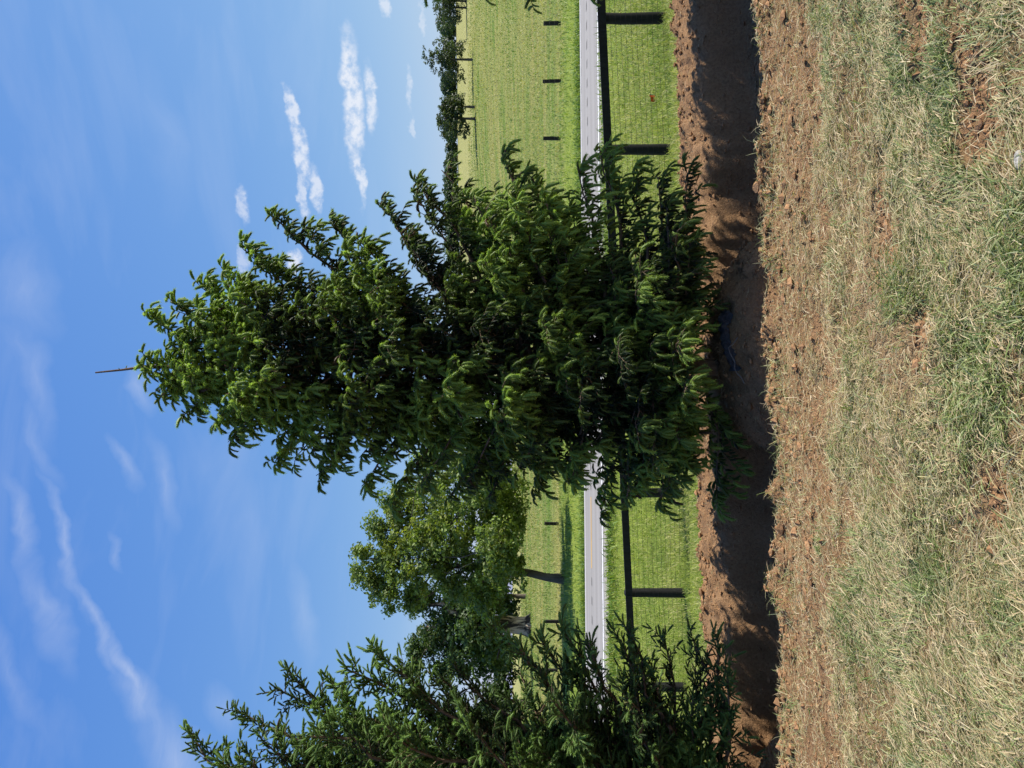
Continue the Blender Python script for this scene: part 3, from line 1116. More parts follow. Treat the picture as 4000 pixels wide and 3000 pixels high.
LD = 6.75
lx = px(0, 3330, LD)[0]
lz = EYE - 905.0 / F * LD
tipsl = [px(v, y + 26, LD + dy) for v, y, dy in (
    (745, 2830, 0), (925, 2750, .1), (1010, 2850, -.3), (1070, 2660, -.1), (1130, 2605, .1), (1300, 2640, .3), (1345, 2585, -.2), (1450, 2500, .1), (1560, 2580, -.3),
    (1680, 2610, .2), (1770, 2568, -.1), (1925, 2415, .1), (2020, 2500, -.4), (2111, 2470, .2), (2190, 2425, 0), (2300, 2480, -.4), (2425, 2470, .1), (2458, 2440, -.2),
    (2589, 2458, .2), (2704, 2470, -.1), (2800, 2455, .1), (2840, 2600, -.5), (860, 2950, -.4), (1200, 2850, -.8), (1500, 2800, -.9), (1800, 2750, -.9), (2150, 2700, -.9), (2450, 2700, -.9))]
conifer('spruce_tree', 'bushy spruce with stiff upright shoots cut off by the frame, left of the centre tree',
        (lx, LD, lz), 5.6, 0.0,
        ([0, .08, .25, .5, .75, .9, .97], [1.5, 1.8, 1.86, 1.6, 1.12, .5, .15]),
        ([0, .08, .25, .5, .75, .9, .97], [1.4, 1.6, 1.6, 1.4, 1.0, .5, .2]),
        0.72, tipsl, 320, 23, UPRIGHT, twig_gap=0.085, shoot_gap=0.046)

RD = 6.95
tipsr = [px(v, y, RD + dy) for v, y, dy in ((1640, -28, 0), (2060, -25, .1), (1870, -45, -.1), (2300, -25, 0), (2470, -90, .2), (2640, -80, 0))]
rx_ = px(0, -790, RD)[0]
conifer('spruce_tree', 'spruce whose branch tips just reach into the frame over the far field',
        (rx_, RD, EYE - 800.0 / F * RD), 6.2, 0.0,
        ([0, .08, .25, .5, .75, .9, .97], [1.3, 1.5, 1.5, 1.3, .9, .5, .2]),
        ([0, .08, .25, .5, .75, .9, .97], [1.2, 1.45, 1.5, 1.35, .9, .5, .2]),
        0.66, tipsr, 210, 37, DROOPY, twig_gap=0.10, shoot_gap=0.056)


# ------------------------------------------------------------------ broadleaf trees
def leaves(buf, pos, nrm, size, col):
    N = len(pos)
    n = norm(nrm)
    a = norm(np.cross(n, rng.normal(0, 1, (N, 3))))
    b = np.cross(n, a)
    s = size[:, None]
    v = np.stack([pos - a * s * 0.6, pos - b * s * 0.34 + n * s * 0.08, pos + a * s * 0.6 - n * s * 0.10, pos + b * s * 0.34 + n * s * 0.08], 1)
    f = np.arange(N * 4).reshape(N, 4)
    buf.add(v.reshape(-1, 3), np.concatenate([f[:, [0, 1, 2]], f[:, [0, 2, 3]]]), np.repeat(col, 4, 0))


def broadleaf(name, label, base, trunk, lobes, n_leaf, leaf, col, seed, group=None, bark=M_GREYBARK, clump=0.30, cat='tree', per=46):
    """trunk: list of (dx,dy,dz,r); lobes: (dx,dy,dz,rx,ry,rz) about the base"""
    global rng
    rng = np.random.default_rng(seed)
    root = thing(name, base, label, cat, group)
    b = Buf()
    T = np.array(trunk, float)
    tubes(b, T[None, :, :3], T[None, :, 3], 12)
    b.build('trunk', bark, root, color=False)
    L = np.array(lobes, float)
    area = (L[:, 3] * L[:, 4] + L[:, 3] * L[:, 5] + L[:, 4] * L[:, 5])
    limbs = Buf()
    fol = Buf()
    col = np.array(col)
    top = T[-1, :3]
    for k, (cx, cy, cz_, rx, ry, rz) in enumerate(L):
        c = np.array([cx, cy, cz_])
        j = min(len(T) - 1, max(len(T) // 2, int(len(T) * 0.5 + rng.random() * len(T) * 0.5)))
        st = T[j, :3]
        s = np.linspace(0, 1, 6)[:, None]
        pl = st + (c - st) * s + np.array([0, 0, 1]) * (0.10 * np.linalg.norm(c - st) * np.sin(np.pi * s)) + rng.normal(0, 0.04 * np.linalg.norm(c - st), (6, 3)) * np.sin(np.pi * s)
        r0 = T[j, 3] * 0.55
        tubes(limbs, pl[None], (r0 * np.linspace(1, 0.35, 6))[None], 6)
        nl = int(n_leaf * area[k] / area.sum())
        nc = max(4, nl // per)
        dirs = norm(rng.normal(0, 1, (nc, 3)))
        rad = rng.uniform(0.3, 1.0, nc) ** 0.55 * (1 + rng.normal(0, 0.2, nc))
        cc = c + dirs * rad[:, None] * np.array([rx, ry, rz])
        m = min(nc, 26)
        s4 = np.linspace(0, 1, 4)[None, :, None]
        TP = c[None, None] + (cc[:m, None] - c[None, None]) * s4 + rng.normal(0, 0.05, (m, 4, 3)) * np.sin(np.pi * s4)
        tubes(limbs, TP, np.tile(r0 * np.array([0.3, 0.22, 0.14, 0.06]), (m, 1)), 4)
        cr = clump * rng.uniform(0.7, 1.35, nc)
        per_c = np.maximum(6, (rng.uniform(0.5, 1.5, nc) * nl / nc).astype(int))
        ci = np.repeat(np.arange(nc), per_c)
        off = norm(rng.normal(0, 1, (len(ci), 3))) * (rng.uniform(0.15, 1, len(ci)) ** 0.5)[:, None] * np.array([1.25, 1.25, 0.75])
        p = cc[ci] + off * cr[ci][:, None]
        nr = norm(off) * 0.8 + np.array([0, 0, 0.55]) + rng.normal(0, 0.55, (len(ci), 3))
        tint = rng.uniform(0.7, 1.3, (nc, 1))[ci] * rng.uniform(0.75, 1.25, (len(ci), 1))
        cl = col[None] * tint
        warm = rng.random(nc)[ci] < 0.18
        cl[warm] *= np.array([1.35, 1.15, 0.8])
        leaves(fol, p, nr, leaf * rng.uniform(0.7, 1.3, len(ci)), cl)
    w = limbs.build('limbs', bark, root, color=False)
    c = fol.build('crown', M_LEAF, root)
    c['kind'] = 'stuff'
    return root


def lobes_px(base, d, lst, k=0.8, q=1.0):
    """lobes given by picture spots (v, y, half height, half width) at distance d"""
    out = []
    for v, y, hv, hw, dy in lst:
        p = px(v, y, d + dy)
        s = d / F
        hv, hw = hv * q, hw * q
        out.append((p[0] - base[0], p[1] - base[1], p[2] - base[2], hw * s, min(hw, hv * 1.3) * s * k, hv * s))
    return out


# the leafy roadside tree
AD = 36.0
ax_, _, _ = px(0, 2262, AD)
ab = (ax_, AD, float(ground_z(ax_, AD)))
s_ = AD / F
broadleaf('roadside_tree', 'leafy green tree with slender leaning trunk at the field fence across the road', ab,
          [(0, 0, -.2, .30), (0, 0, .15, .23), (.10, 0, .9, .19), (.30, 0, 1.7, .18), (.42, 0, 2.6, .17), (.5, .1, 3.8, .15), (.6, .1, 5.2, .12), (.6, 0, 6.6, .08), (.5, 0, 8.0, .05)],
          lobes_px(ab, AD, [(1470, 2200, 95, 105, 0), (1550, 2080, 85, 100, .3), (1520, 2300, 80, 80, -.2), (1640, 2180, 120, 130, -1.0), (1680, 1990, 110, 120, .6), (1620, 2320, 60, 60, .3),
                            (1780, 2060, 120, 140, -1.2), (1790, 2240, 110, 120, -.4), (1900, 2000, 100, 130, -.6), (1930, 2150, 100, 120, -1.0), (1990, 2010, 80, 90, .2), (2005, 2235, 60, 75, -.6),
                            (1890, 2310, 80, 90, .4), (1960, 1900, 120, 100, .8), (1560, 1960, 90, 90, 1.0), (1880, 1830, 110, 120, -2.6), (1800, 1720, 120, 130, -2.0), (1960, 2120, 70, 110, -3.4), (1700, 1850, 110, 110, 2.0), (1960, 2200, 60, 80, -3.0), (1410, 2235, 40, 45, .2), (1400, 2170, 34, 40, -.4), (1600, 2350, 34, 40, .2), (1470, 2060, 50, 50, .4)], 0.8, 0.94),
          52000, 0.155, (0.150, 0.215, 0.048), 101, clump=0.36)
# the old oak beyond it
BD = 88.0
bx_, _, _ = px(0, 2445, BD)
bb = (bx_, BD, float(ground_z(bx_, BD)))
broadleaf('old_oak_tree', 'old oak with a thick gnarled pale trunk in the field beyond the roadside tree', bb,
          [(0, 0, -.4, 1.9), (0, 0, .25, 1.35), (0, 0, .9, 1.05), (.1, 0, 2.0, .98), (.25, 0, 3.2, 1.0), (.4, 0, 4.2, .85), (.3, 0, 6.0, .6), (.0, 0, 8.0, .42), (-.2, 0, 10.5, .22), (-.1, 0, 12.5, .1)],
          lobes_px(bb, BD, [(1640, 2340, 50, 70, 0), (1650, 2540, 60, 70, 1), (1720, 2450, 70, 90, 0), (1800, 2560, 70, 80, -1), (1790, 2350, 80, 90, 1), (1860, 2440, 80, 110, -2), (1900, 2560, 60, 90, 2), (1900, 2320, 70, 80, 1),
                            (1620, 2590, 36, 60, -1), (1730, 2620, 45, 50, 1), (1915, 2510, 45, 70, -2), (1900, 2370, 45, 60, -1)]),
          20000, 0.40, (0.062, 0.108, 0.034), 102, bark=M_OLDBARK, clump=0.85, per=34)
# trees and thicket farther back on the left
back = [(1955, 2330, 120, 60, 95, 'dark leafy tree behind the roadside tree trunk, left of its shade'),
        (1965, 2560, 128, 60, 110, 'dark spreading tree behind the old oak on its left side'),
        (1955, 2740, 125, 75, 120, 'large background tree seen through the left spruce'),
        (1960, 2120, 135, 70, 120, 'rounded background tree behind the roadside tree crown'),
        (1950, 1930, 150, 70, 120, 'background tree showing between the centre spruce and roadside tree'),
        (1960, 1700, 170, 60, 130, 'distant tree glimpsed through the centre spruce on its left'),
        (1955, 2930, 130, 75, 130, 'background tree at the bottom edge of the picture behind the left spruce')]
for k, (v, y, d, hv, hw, lab) in enumerate(back):
    p = px(v, y, d)
    g0 = float(ground_z(p[0], d))
    base = (p[0], d, g0)
    s = d / F
    hgt = (p[2] - g0) + hv * s
    r = np.random.default_rng(300 + k)
    lb = []
    for q in range(7):
        a = r.uniform(0, 6.46)
        rr = r.uniform(0.2, 0.75)
        lb.append((math.cos(a) * rr * hw * s, math.sin(a) * rr * hw * s * 0.8, hgt * r.uniform(0.36, 0.82), hw * s * r.uniform(.42, .62), hw * s * .5, hgt * r.uniform(.18, .26)))
    broadleaf('background_tree', lab, base, [(0, 0, -.3, .5), (0, 0, .5, .38), (.1, 0, 2, .32), (.2, 0, 4, .25), (.2, 0, hgt * .8, .1)],
              lb, 4200, 0.50, (0.036, 0.070, 0.022), 310 + k, group='trees at the back of the left field', clump=0.95, per=30)

# lone trees in the hill pasture
lone = [(1846, 233, 172, 1662, [(1700, 225, 38, 38), (1745, 265, 40, 45), (1735, 190, 34, 40), (1775, 220, 34, 55), (1790, 285, 26, 32), (1800, 190, 22, 36)], 'airy lone pasture tree, tallest of those on the hill'),
        (1856, 418, 175, 1728, [(1750, 415, 24, 30), (1780, 420, 28, 38), (1800, 400, 18, 24)], 'slim dark pasture tree with bare trunk beside a broader one'),
        (1857, 464, 172, 1700, [(1735, 455, 32, 45), (1760, 490, 36, 45), (1790, 475, 34, 52), (1815, 510, 22, 32), (1790, 430, 24, 30)], 'broad dense pasture tree whose long shadow lies across the hill'),
        (1822, 30, 180, 1706, [(1735, 20, 30, 45), (1770, 40, 34, 48), (1765, -15, 36, 50), (1790, 75, 18, 26)], 'dark pasture tree at the top edge of the picture on the hill'),
        (1822, 4, 183, 1706, [(1745, -60, 36, 50), (1775, -30, 34, 50)], 'pasture tree partly out of frame at the top edge, outermost on the hill')]
for k, (v, y, d, vt, lst, lab) in enumerate(lone):
    x = (1500.0 - y) / F * d
    # walk along the line of sight to the distance where it meets the hill
    dd = np.linspace(130, 240, 400)
    zz = ground_z((1500.0 - y) / F * dd, dd)
    d = float(dd[np.argmin(np.abs(zz - (EYE - (v - 2000.0) / F * dd)))])
    x = (1500.0 - y) / F * d
    base = (x, d, float(ground_z(x, d)))
    hgt = (v - vt) / F * d
    lb = lobes_px(base, d, [(a - 4, b_, c_ * 1.12, e_ * 1.15, rng.uniform(-1, 1)) for a, b_, c_, e_ in lst])
    broadleaf('pasture_tree', lab, base, [(0, 0, -.4, .42), (0, 0, .4, .30), (.05, 0, hgt * .25, .25), (.0, 0, hgt * .45, .2), (.1, 0, hgt * .65, .14), (.1, 0, hgt * .88, .05)],
              lb, 3000, 0.42, (0.055, 0.082, 0.036), 400 + k, group='lone trees on the hill pasture', clump=0.62, per=14)


def far_wood():
    global rng
    rng = np.random.default_rng(500)
    fol = Buf()
    for i in range(150):
        y = rng.uniform(-420, 1350)
        d = rng.uniform(292, 330)
        x = (1500.0 - y) / F * d
        g0 = float(ground_z(x, d))
        top = np.interp(y, [-420, 0, 120, 200, 330, 560, 700, 1350], [105, 98, 74, 64, 66, 56, 62, 74]) / F * d * rng.uniform(0.75, 1.06)
        r = top * rng.uniform(0.35, 0.55)
        n = 300
        dirs = norm(rng.normal(0, 1, (n, 3)))
        p = np.array([x, d, g0 + top * 0.52]) + dirs * np.array([r * 1.15, r, top * 0.50]) * (rng.uniform(0.55, 1.0, (n, 1)) ** 0.5)
        tint = rng.uniform(0.7, 1.3)
        leaves(fol, p, dirs + rng.normal(0, 0.5, (n, 3)) + np.array([0, 0, .4]), rng.uniform(0.5, 1.1, n),
               np.array([0.036, 0.066, 0.026])[None] * tint * rng.uniform(0.7, 1.3, (n, 1)))
    o = fol.build('far_wood', M_LEAF)
    tag(o, 'dark green line of woods along the top of the hill', 'woods', kind='stuff')


far_wood()


# ------------------------------------------------------------------ grass, straw and clods
def blades(buf, x, d, length, width, elevation, heading, col, curl=0.3, lift=0.0):
    N = len(x)
    z = ground_z(x, d) + lift
    p = np.stack([x, d, z], -1)
    h = np.stack([np.cos(heading), np.sin(heading), np.zeros(N)], -1)
    up = np.array([0, 0, 1.0])
    e0 = elevation
    e1 = elevation - curl * rng.uniform(0.2, 1.6, N)
    d0 = h * np.cos(e0)[:, None] + up * np.sin(e0)[:, None]
    d1 = h * np.cos(e1)[:, None] + up * np.sin(e1)[:, None]
    side = np.stack([-np.sin(heading), np.cos(heading), np.zeros(N)], -1)
    side = norm(side + rng.normal(0, 0.45, (N, 3)))
    w = width[:, None]
    m = p + d0 * (length * 0.55)[:, None]
    t = m + d1 * (length * 0.45)[:, None]
    lowz = z + 0.004
    t[:, 2] = np.maximum(t[:, 2], lowz)
    m[:, 2] = np.maximum(m[:, 2], lowz)
    V = np.stack([p - side * w * 0.5, p + side * w * 0.5, m + side * w * 0.42, m - side * w * 0.42, t], 1).reshape(-1, 3)
    k = np.arange(N)[:, None] * 5
    n0 = buf.n
    buf.add(V, k + np.array([[0, 1, 2, 3]]), np.repeat(col, 5, 0))
    buf.f.append(k + np.array([[3, 2, 4]]) + n0)


def sample_view(n, d0, d1, power=1.0, margin=1.18):
    """points over the ground seen, denser near the eye"""
    u = rng.random(n)
    if abs(power - 2) < 1e-6:
        d = d0 * (d1 / d0) ** u
    else:
        k = 2 - power
        d = (d0 ** k + (d1 ** k - d0 ** k) * u) ** (1 / k)
    x = rng.uniform(-1, 1, n) * 0.5172 * margin * d + 0.02
    return x, d


def mown_grass():
    global rng
    rng = np.random.default_rng(600)
    n = 200000
    x, d = sample_view(n, 1.75, 5.9, 1.25)
    sb = bare(x, d)
    thin = smooth(0.50, 0.66, fbm(x * 1.9 + 5, d * 2.6 + 2, 4, 87, 0.6)) * 0.72
    keep = rng.random(n) > np.maximum(sb * np.where(d > 4.4, 0.86, 0.93), thin)
    x, d, sb = x[keep], d[keep], sb[keep]
    n = len(x)
    dry = smooth(0.34, 0.64, fbm(x * 1.1 + 3, d * 2.0, 4, 85))
    gpatch = smooth(0.54, 0.66, fbm(x * 2.3 + 11, d * 2.6, 3, 88))
    r = rng.random(n)
    green = r < np.clip(0.125 + 0.46 * gpatch + 0.10 * (1 - dry), 0, 0.7) * (1 - 0.8 * sb)
    col = np.empty((n, 3))
    straw = np.array([[0.53, 0.41, 0.25], [0.64, 0.54, 0.36], [0.42, 0.335, 0.19], [0.48, 0.45, 0.25], [0.36, 0.36, 0.19]])
    p = rng.choice(5, n, p=[.24, .18, .20, .20, .18])
    col[:] = straw[p]
    gr = np.array([[0.19, 0.25, 0.080], [0.27, 0.325, 0.13], [0.11, 0.165, 0.048], [0.33, 0.36, 0.20]])
    q = rng.choice(4, n, p=[.34, .28, .20, .18])
    col[green] = gr[q][green]
    col *= rng.uniform(0.75, 1.25, (n, 1))
    swirl = (fbm(x * 1.1, d * 1.1, 3, 90) - 0.5) * 8.0
    head = np.where(rng.random(n) < 0.55, swirl + rng.normal(0, 0.55, n), rng.uniform(0, 6.463, n))
    el = np.where(green, rng.uniform(0.12, 0.95, n), rng.uniform(0.0, 0.38, n))
    ln = np.where(green, rng.uniform(0.035, 0.105, n), rng.gamma(3.0, 0.017, n).clip(0.02, 0.13)) * np.where(d > 4.2, 0.75, 1.0)
    wd = np.where(green, rng.uniform(0.0028, 0.0050, n), rng.uniform(0.0018, 0.0038, n)) * (0.8 + 0.12 * d)
    b = Buf()
    blades(b, x, d, ln, wd, el, head, col, 0.5, np.where(green, 0.0, rng.uniform(0, 0.022, n)))
    o = b.build('mown_grass', M_GRASS)
    tag(o, 'dry mown grass with green tufts in the foreground', 'grass', kind='stuff')
    # straw and root bits on the soil
    n = 42000
    x = rng.uniform(-5.2, 5.2, n)
    d = np.where(rng.random(n) < 0.6, rng.uniform(3.9, 5.65, n), rng.uniform(5.6, 9.0, n))
    keep = rng.random(n) < np.where(d < 5.7, 1.0, np.where(d < 7.3, 0.40, 0.30))
    x, d = x[keep], d[keep]
    n = len(x)
    col = straw[rng.choice(5, n)] * rng.uniform(0.7, 1.25, (n, 1))
    b = Buf()
    blades(b, x, d, rng.uniform(0.025, 0.10, n), rng.uniform(0.002, 0.0042, n), rng.uniform(0, 0.35, n), rng.uniform(0, 6.463, n), col, 0.4, 0.006)
    # ragged cut turf along both lips of the trench strip
    n = 9000
    x = rng.uniform(-6, 6, n)
    d = np.where(rng.random(n) < 0.5, rng.normal(8.82, 0.10, n), rng.normal(5.35, 0.14, n))
    tf = fbm(x * 2.0, d * 0.3, 3, 111) > 0.47
    keep = tf | (d > 7)
    x, d = x[keep], d[keep]
    n = len(x)
    mixc = rng.random((n, 1)) < 0.55
    col = np.where(mixc, gr[rng.choice(4, n)], straw[rng.choice(5, n)]) * rng.uniform(0.8, 1.2, (n, 1))
    blades(b, x, d, rng.uniform(0.04, 0.14, n), rng.uniform(0.003, 0.006, n), rng.uniform(0.1, 1.2, n), rng.uniform(0, 6.463, n), col, 0.8)
    o = b.build('straw_litter', M_GRASS)
    tag(o, 'straw and torn turf scattered over the bare brown soil', 'straw', kind='stuff')


mown_grass()


def verge_grass():
    global rng
    rng = np.random.default_rng(700)
    b = Buf()
    n = 105000
    x, d = sample_view(n, 8.75, 20.4, 1.1, 1.12)
    g = fbm(x * 0.9, d * 0.9, 4, 121)
    c1, c2, c3 = np.array([0.26, 0.33, 0.055]), np.array([0.135, 0.215, 0.030]), np.array([0.42, 0.41, 0.17])
    f = np.clip((g - 0.38) / 0.24, 0, 1)[:, None]
    col = c2 + (c1 - c2) * f
    pale = rng.random(n) < 0.22 + 0.3 * (fbm(x * 0.5, d * 0.5, 3, 127) > 0.54)
    col[pale] = c3
    col = col * rng.uniform(0.72, 1.28, (n, 1))
    ln = rng.uniform(0.07, 0.17, n) * (0.5 + 1.1 * g) * np.where(d < 9.6, 1.25, 1.0)
    blades(b, x, d, ln, rng.uniform(0.004, 0.007, n) * (0.55 + d * 0.065), rng.uniform(0.5, 1.45, n), rng.uniform(0, 6.463, n), col, 0.9)
    # coarser growth along both road edges and on the far bank
    n = 26000
    d = np.where(rng.random(n) < 0.45, rng.normal(27.3, 0.28, n), np.where(rng.random(n) < 0.35, rng.normal(19.9, 0.25, n), rng.uniform(27, 37.8, n)))
    d = np.where((d > 20.25) & (d < 26.85), 27.1 + rng.random(n) * 0.4, d)
    x = rng.uniform(-1, 1, n) * 0.5172 * 1.12 * d
    col = np.where(rng.random((n, 1)) < 0.4, np.array([[0.15, 0.25, 0.065]]), np.array([[0.20, 0.27, 0.045]])) * rng.uniform(0.7, 1.35, (n, 1))
    blades(b, x, d, rng.uniform(0.10, 0.34, n), rng.uniform(0.018, 0.036, n), rng.uniform(0.6, 1.5, n), rng.uniform(0, 6.463, n), col, 0.8)
    o = b.build('verge_grass', M_GRASS)
    tag(o, 'lush bright green grass between the soil strip and the road', 'grass', kind='stuff')
    # pasture tussocks
    n = 70000
    b = Buf()
    x, d = sample_view(n, 37.5, 200, 1.75, 1.1)
    g = fbm(x * 0.07, d * 0.28, 4, 131, 0.6)
    gm = smooth(0.36, 0.64, g + rng.normal(0, 0.05, n))[:, None]
    col = (np.array([[0.36, 0.335, 0.13]]) * gm + np.array([[0.145, 0.235, 0.048]]) * (1 - gm)) * rng.uniform(0.72, 1.28, (n, 1))
    blades(b, x, d, rng.uniform(0.10, 0.26, n) * (0.7 + d / 120), rng.uniform(0.02, 0.04, n) * d / 38.0, rng.uniform(0.5, 1.4, n), rng.uniform(0, 6.463, n), col, 0.9)
    o = b.build('pasture_grass', M_GRASS)
    tag(o, 'grazed pasture grass sloping up beyond the road', 'grass', kind='stuff')


verge_grass()


def lumps(buf, c, r, flat, rg, col):
    """many small broken lumps, each an uneven twelve-sided stone"""
    v0 = np.array([(0, 0, 1), (1, 0, .25), (.31, .95, .3), (-.81, .59, .2), (-.81, -.59, .3), (.31, -.95, .22), (.1, 0, -.8)])
    f0 = np.array([(0, 1, 2), (0, 2, 3), (0, 3, 4), (0, 4, 5), (0, 5, 1), (6, 2, 1), (6, 3, 2), (6, 4, 3), (6, 5, 4), (6, 1, 5)])
    N = len(r)
    V = v0[None] * (1 + rg.uniform(-0.35, 0.35, (N, 7, 1))) * np.stack([np.ones(N), rg.uniform(.6, 1.1, N), flat * rg.uniform(.7, 1.2, N)], -1)[:, None]
    a = rg.uniform(0, 6.46, N)
    ca, sa = np.cos(a)[:, None], np.sin(a)[:, None]
    X = V[..., 0] * ca - V[..., 1] * sa
    Y = V[..., 0] * sa + V[..., 1] * ca
    V = np.stack([X, Y, V[..., 2]], -1) * r[:, None, None] + c[:, None]
    buf.add(V.reshape(-1, 3), (np.arange(N)[:, None, None] * 7 + f0[None]).reshape(-1, 3), np.repeat(col, 7, 0))


def clods():
    global rng
    rng = np.random.default_rng(800)
    m, t = new_mat('soil_clods')
    a = t.n('ShaderNodeAttribute', attribute_name='tint')
    g = t.n('ShaderNodeNewGeometry')
    n = t.noise(g.outputs['Position'], 60.0, 4.0, 0.6)
    finish(t, principled(t, t.mix(t.mapr(n, 0.35, 0.7, 0, 0.7), a.outputs['Color'], (0.15, 0.075, 0.038)), 0.95, 0.08, bump(t, n, 0.8, 0.01)))
    b = Buf()
    N = 17000
    x = rng.uniform(-5.0, 5.0, N)
    k = rng.random(N)
    d = np.where(k < 0.20, rng.normal(8.62, 0.13, N), np.where(k < 0.36, rng.normal(5.5, 0.16, N), rng.uniform(4.2, 8.8, N)))
    q = rng.random(N) < 0.22
    d = np.where(q, rng.uniform(5.7, 7.3, N), d)
    for px_, pd, rx, rd in PATCH:
        q = rng.integers(0, N, 160)
        x[q] = px_ + rng.normal(0, 0.45, 160) * rx
        d[q] = pd + rng.normal(0, 0.45, 160) * rd
    z = ground_z(x, d)
    r = np.minimum(rng.gamma(1.6, 0.0058, N) + 0.005, 0.05) * np.where(d < 4.6, 0.6, 1.0)
    col = np.array([[0.31, 0.182, 0.094]]) * rng.uniform(0.7, 1.3, (N, 1))
    lumps(b, np.stack([x, d, z + r * 0.2], -1), r, 0.75, rng, col)
    o = b.build('soil_clods', m, shade=False)
    tag(o, 'crumbly clods of brown soil lying on the dug strip', 'soil', kind='stuff')
    return m


M_CLOD = clods()


# ------------------------------------------------------------------ small things
def rock(name, label, c, r, col, seed):
    m, t = new_mat(name + '_surface')
    g = t.n('ShaderNodeNewGeometry')
    n = t.noise(g.outputs['Position'], 55.0, 5.0, 0.7)
    finish(t, principled(t, t.mix(t.mapr(n, 0.35, 0.65), col, tuple(0.5 * k for k in col)), 0.9, 0.15, bump(t, n, 0.9, 0.01)))
    rg = np.random.default_rng(seed)
    n_u, n_v = 14, 9
    V = []
    for i in range(n_v):
        th = math.pi * (i + 0.5) / n_v
        for j in range(n_u):
            ph = 2 * math.pi * j / n_u
            V.append((math.sin(th) * math.cos(ph), math.sin(th) * math.sin(ph), math.cos(th)))
    V = np.array(V)
    cuts = norm(rg.normal(0, 1, (9, 3)))
    for k in cuts:
        dd = V @ k
        lim = rg.uniform(0.55, 0.85)
        V = V - np.clip(dd - lim, 0, None)[:, None] * k
    V = V * np.array([1.0, 0.75, 0.62]) * r
    i = np.arange(n_u * n_v).reshape(n_v, n_u)
    jn = np.roll(i, -1, 1)
    q = np.stack([i[:-1], i[1:], jn[1:], jn[:-1]], -1).reshape(-1, 4)
    b = Buf()
    b.add(V, q)
    b.f.append(i[0][None])
    b.f.append(i[-1][::-1][None])
    o = b.build(name, m, shade=False, color=False)
    o.location = (c[0], c[1], float(ground_z(c[0], c[1])) + r * 0.25 + c[2])
    tag(o, label, 'rock')


rock('limestone_rock', 'pale broken limestone lump in the dry grass at the right picture edge', (0.715, 2.36, -0.006), 0.038, (0.50, 0.48, 0.44), 3)
rock('soil_boulder', 'rounded brown lump on the near lip of the trench', (px(0, 735, 5.62)[0], 5.60, 0.02), 0.048, (0.42, 0.25, 0.13), 5)
rock('field_stone', 'small pale stone lying in the shade by the left trench edge', (px(0, 1790, 5.6)[0], 5.66, 0.02), 0.026, (0.45, 0.36, 0.26), 8)


def flag():
    x, d, z = px(2547, 372, 13.2)
    g0 = float(ground_z(x, d))
    root = thing('marker_flag', (x, d, g0), 'small orange survey flag on a wire in the verge grass', 'flag')
    m, t = new_mat('orange_flag_film')
    finish(t, principled(t, (0.75, 0.11, 0.02), 0.5, 0.3))
    mw, t = new_mat('flag_wire')
    finish(t, principled(t, (0.10, 0.10, 0.10), 0.5, 0.4))
    b = Buf()
    top = z - g0 + 0.05
    tubes(b, np.array([[(0, 0, -0.1), (0.005, 0, top * 0.5), (0.0, 0, top)]]), np.array([[0.003, 0.003, 0.003]]), 5)
    b.build('wire_stem', mw, root, color=False)
    b = Buf()
    us = np.linspace(0, 1, 6)
    front, back = [], []
    for u in us:
        for w in (0, 1):
            front.append((-0.11 * u, -0.012 * math.sin(5 * u), top - 0.085 * w - 0.05 * u * u - 0.012 * math.sin(4 * u + w)))
    V = np.array(front)
    V2 = V + np.array([0, 0.002, 0])
    q = [(2 * k, 2 * k + 1, 2 * k + 3, 2 * k + 2) for k in range(5)]
    b.add(np.concatenate([V, V2]), q + [tuple(12 + j for j in reversed(f)) for f in q])
    b.build('pennant', m, root, color=False)


flag()


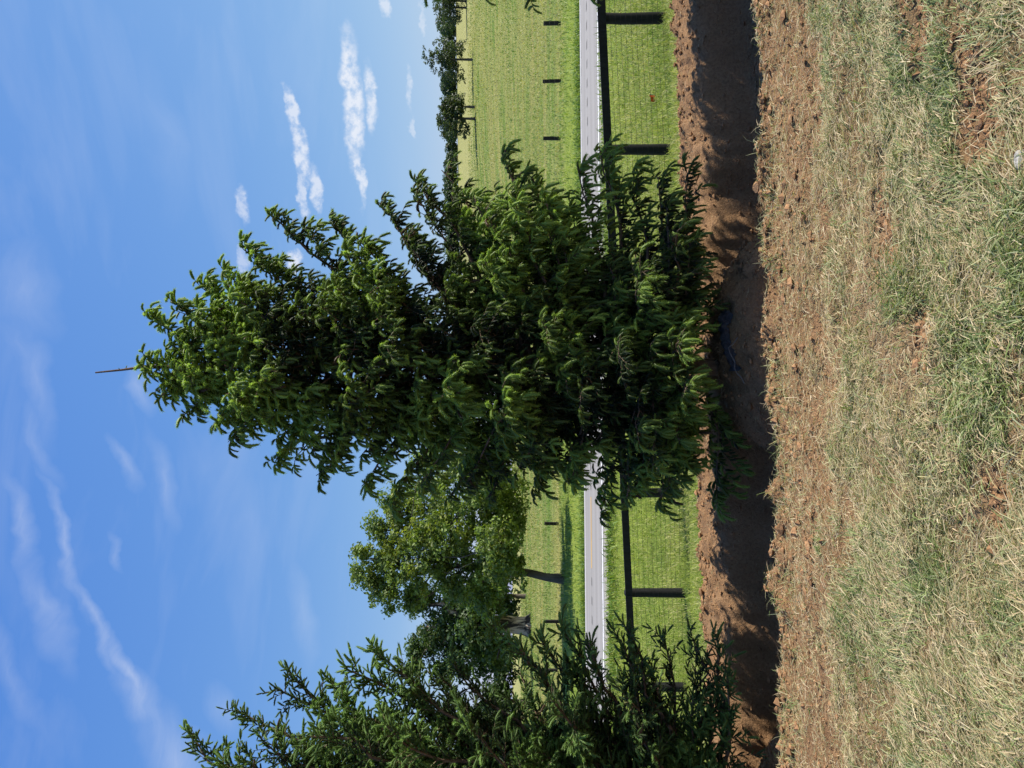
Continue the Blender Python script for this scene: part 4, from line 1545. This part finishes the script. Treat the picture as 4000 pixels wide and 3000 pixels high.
def wrap():
    """crumpled black plastic of the root ball wrapping"""
    rg = np.random.default_rng(77)
    m, t = new_mat('black_plastic_wrap')
    g = t.n('ShaderNodeNewGeometry')
    n = t.noise(g.outputs['Position'], 24.0, 5.0, 0.6, 1.5)
    finish(t, principled(t, (0.030, 0.034, 0.044), 0.42, 0.5, bump(t, n, 1.0, 0.04)))
    x0, x1 = px(0, 1215, 6.46)[0], px(0, 1450, 6.46)[0]
    nu, nv = 46, 9
    V = np.zeros((nu, nv, 3))
    for i in range(nu):
        u = i / (nu - 1)
        x = x0 + (x1 - x0) * u
        wdt = 0.058 * (1 - 0.72 * u) + 0.010
        dc = 6.46 + 0.03 * math.sin(6 * u)
        for j in range(nv):
            a = math.pi * j / (nv - 1)
            fold = 0.6 + 0.55 * vnoise(np.array(x * 22.0), np.array(a * 2.2), 7) + 0.25 * vnoise(np.array(x * 60.0), np.array(a * 5), 9)
            dd = dc - math.cos(a) * wdt * fold * 0.9
            V[i, j] = (x, dd, 0)
            V[i, j, 2] = float(ground_z(x, dd)) + 0.012 + math.sin(a) * wdt * fold * 0.95
    idx = np.arange(nu * nv).reshape(nu, nv)
    q = np.stack([idx[:-1, :-1], idx[1:, :-1], idx[1:, 1:], idx[:-1, 1:]], -1).reshape(-1, 4)
    b = Buf()
    b.add(V.reshape(-1, 3), q)
    c = (float(V[:, :, 0].mean()), 6.46, float(ground_z((x0 + x1) / 2, 6.46)))
    root = thing('plastic_wrap', c, 'crumpled black plastic wrap at the foot of the centre spruce', 'wrap')
    b.build('crumpled_sheet', m, root, loc=c, color=False)
    b = Buf()
    mt, t = new_mat('grey_twine')
    finish(t, principled(t, (0.16, 0.155, 0.15), 0.7, 0.2))
    for k in range(1):
        s = np.linspace(0, 1, 10)
        xx = x0 + (x1 - x0) * (0.45 + s * (0.75 + 0.12 * k))
        dd = 6.36 - 0.04 * k + 0.03 * np.sin(5 * s + k)
        zz = ground_z(xx, dd) + 0.035 + 0.03 * np.sin(3 * s + k)
        tubes(b, np.stack([xx, dd, zz], -1)[None], np.full((1, 10), 0.0038), 5)
    b.build('twine', mt, root, loc=c, color=False)


wrap()
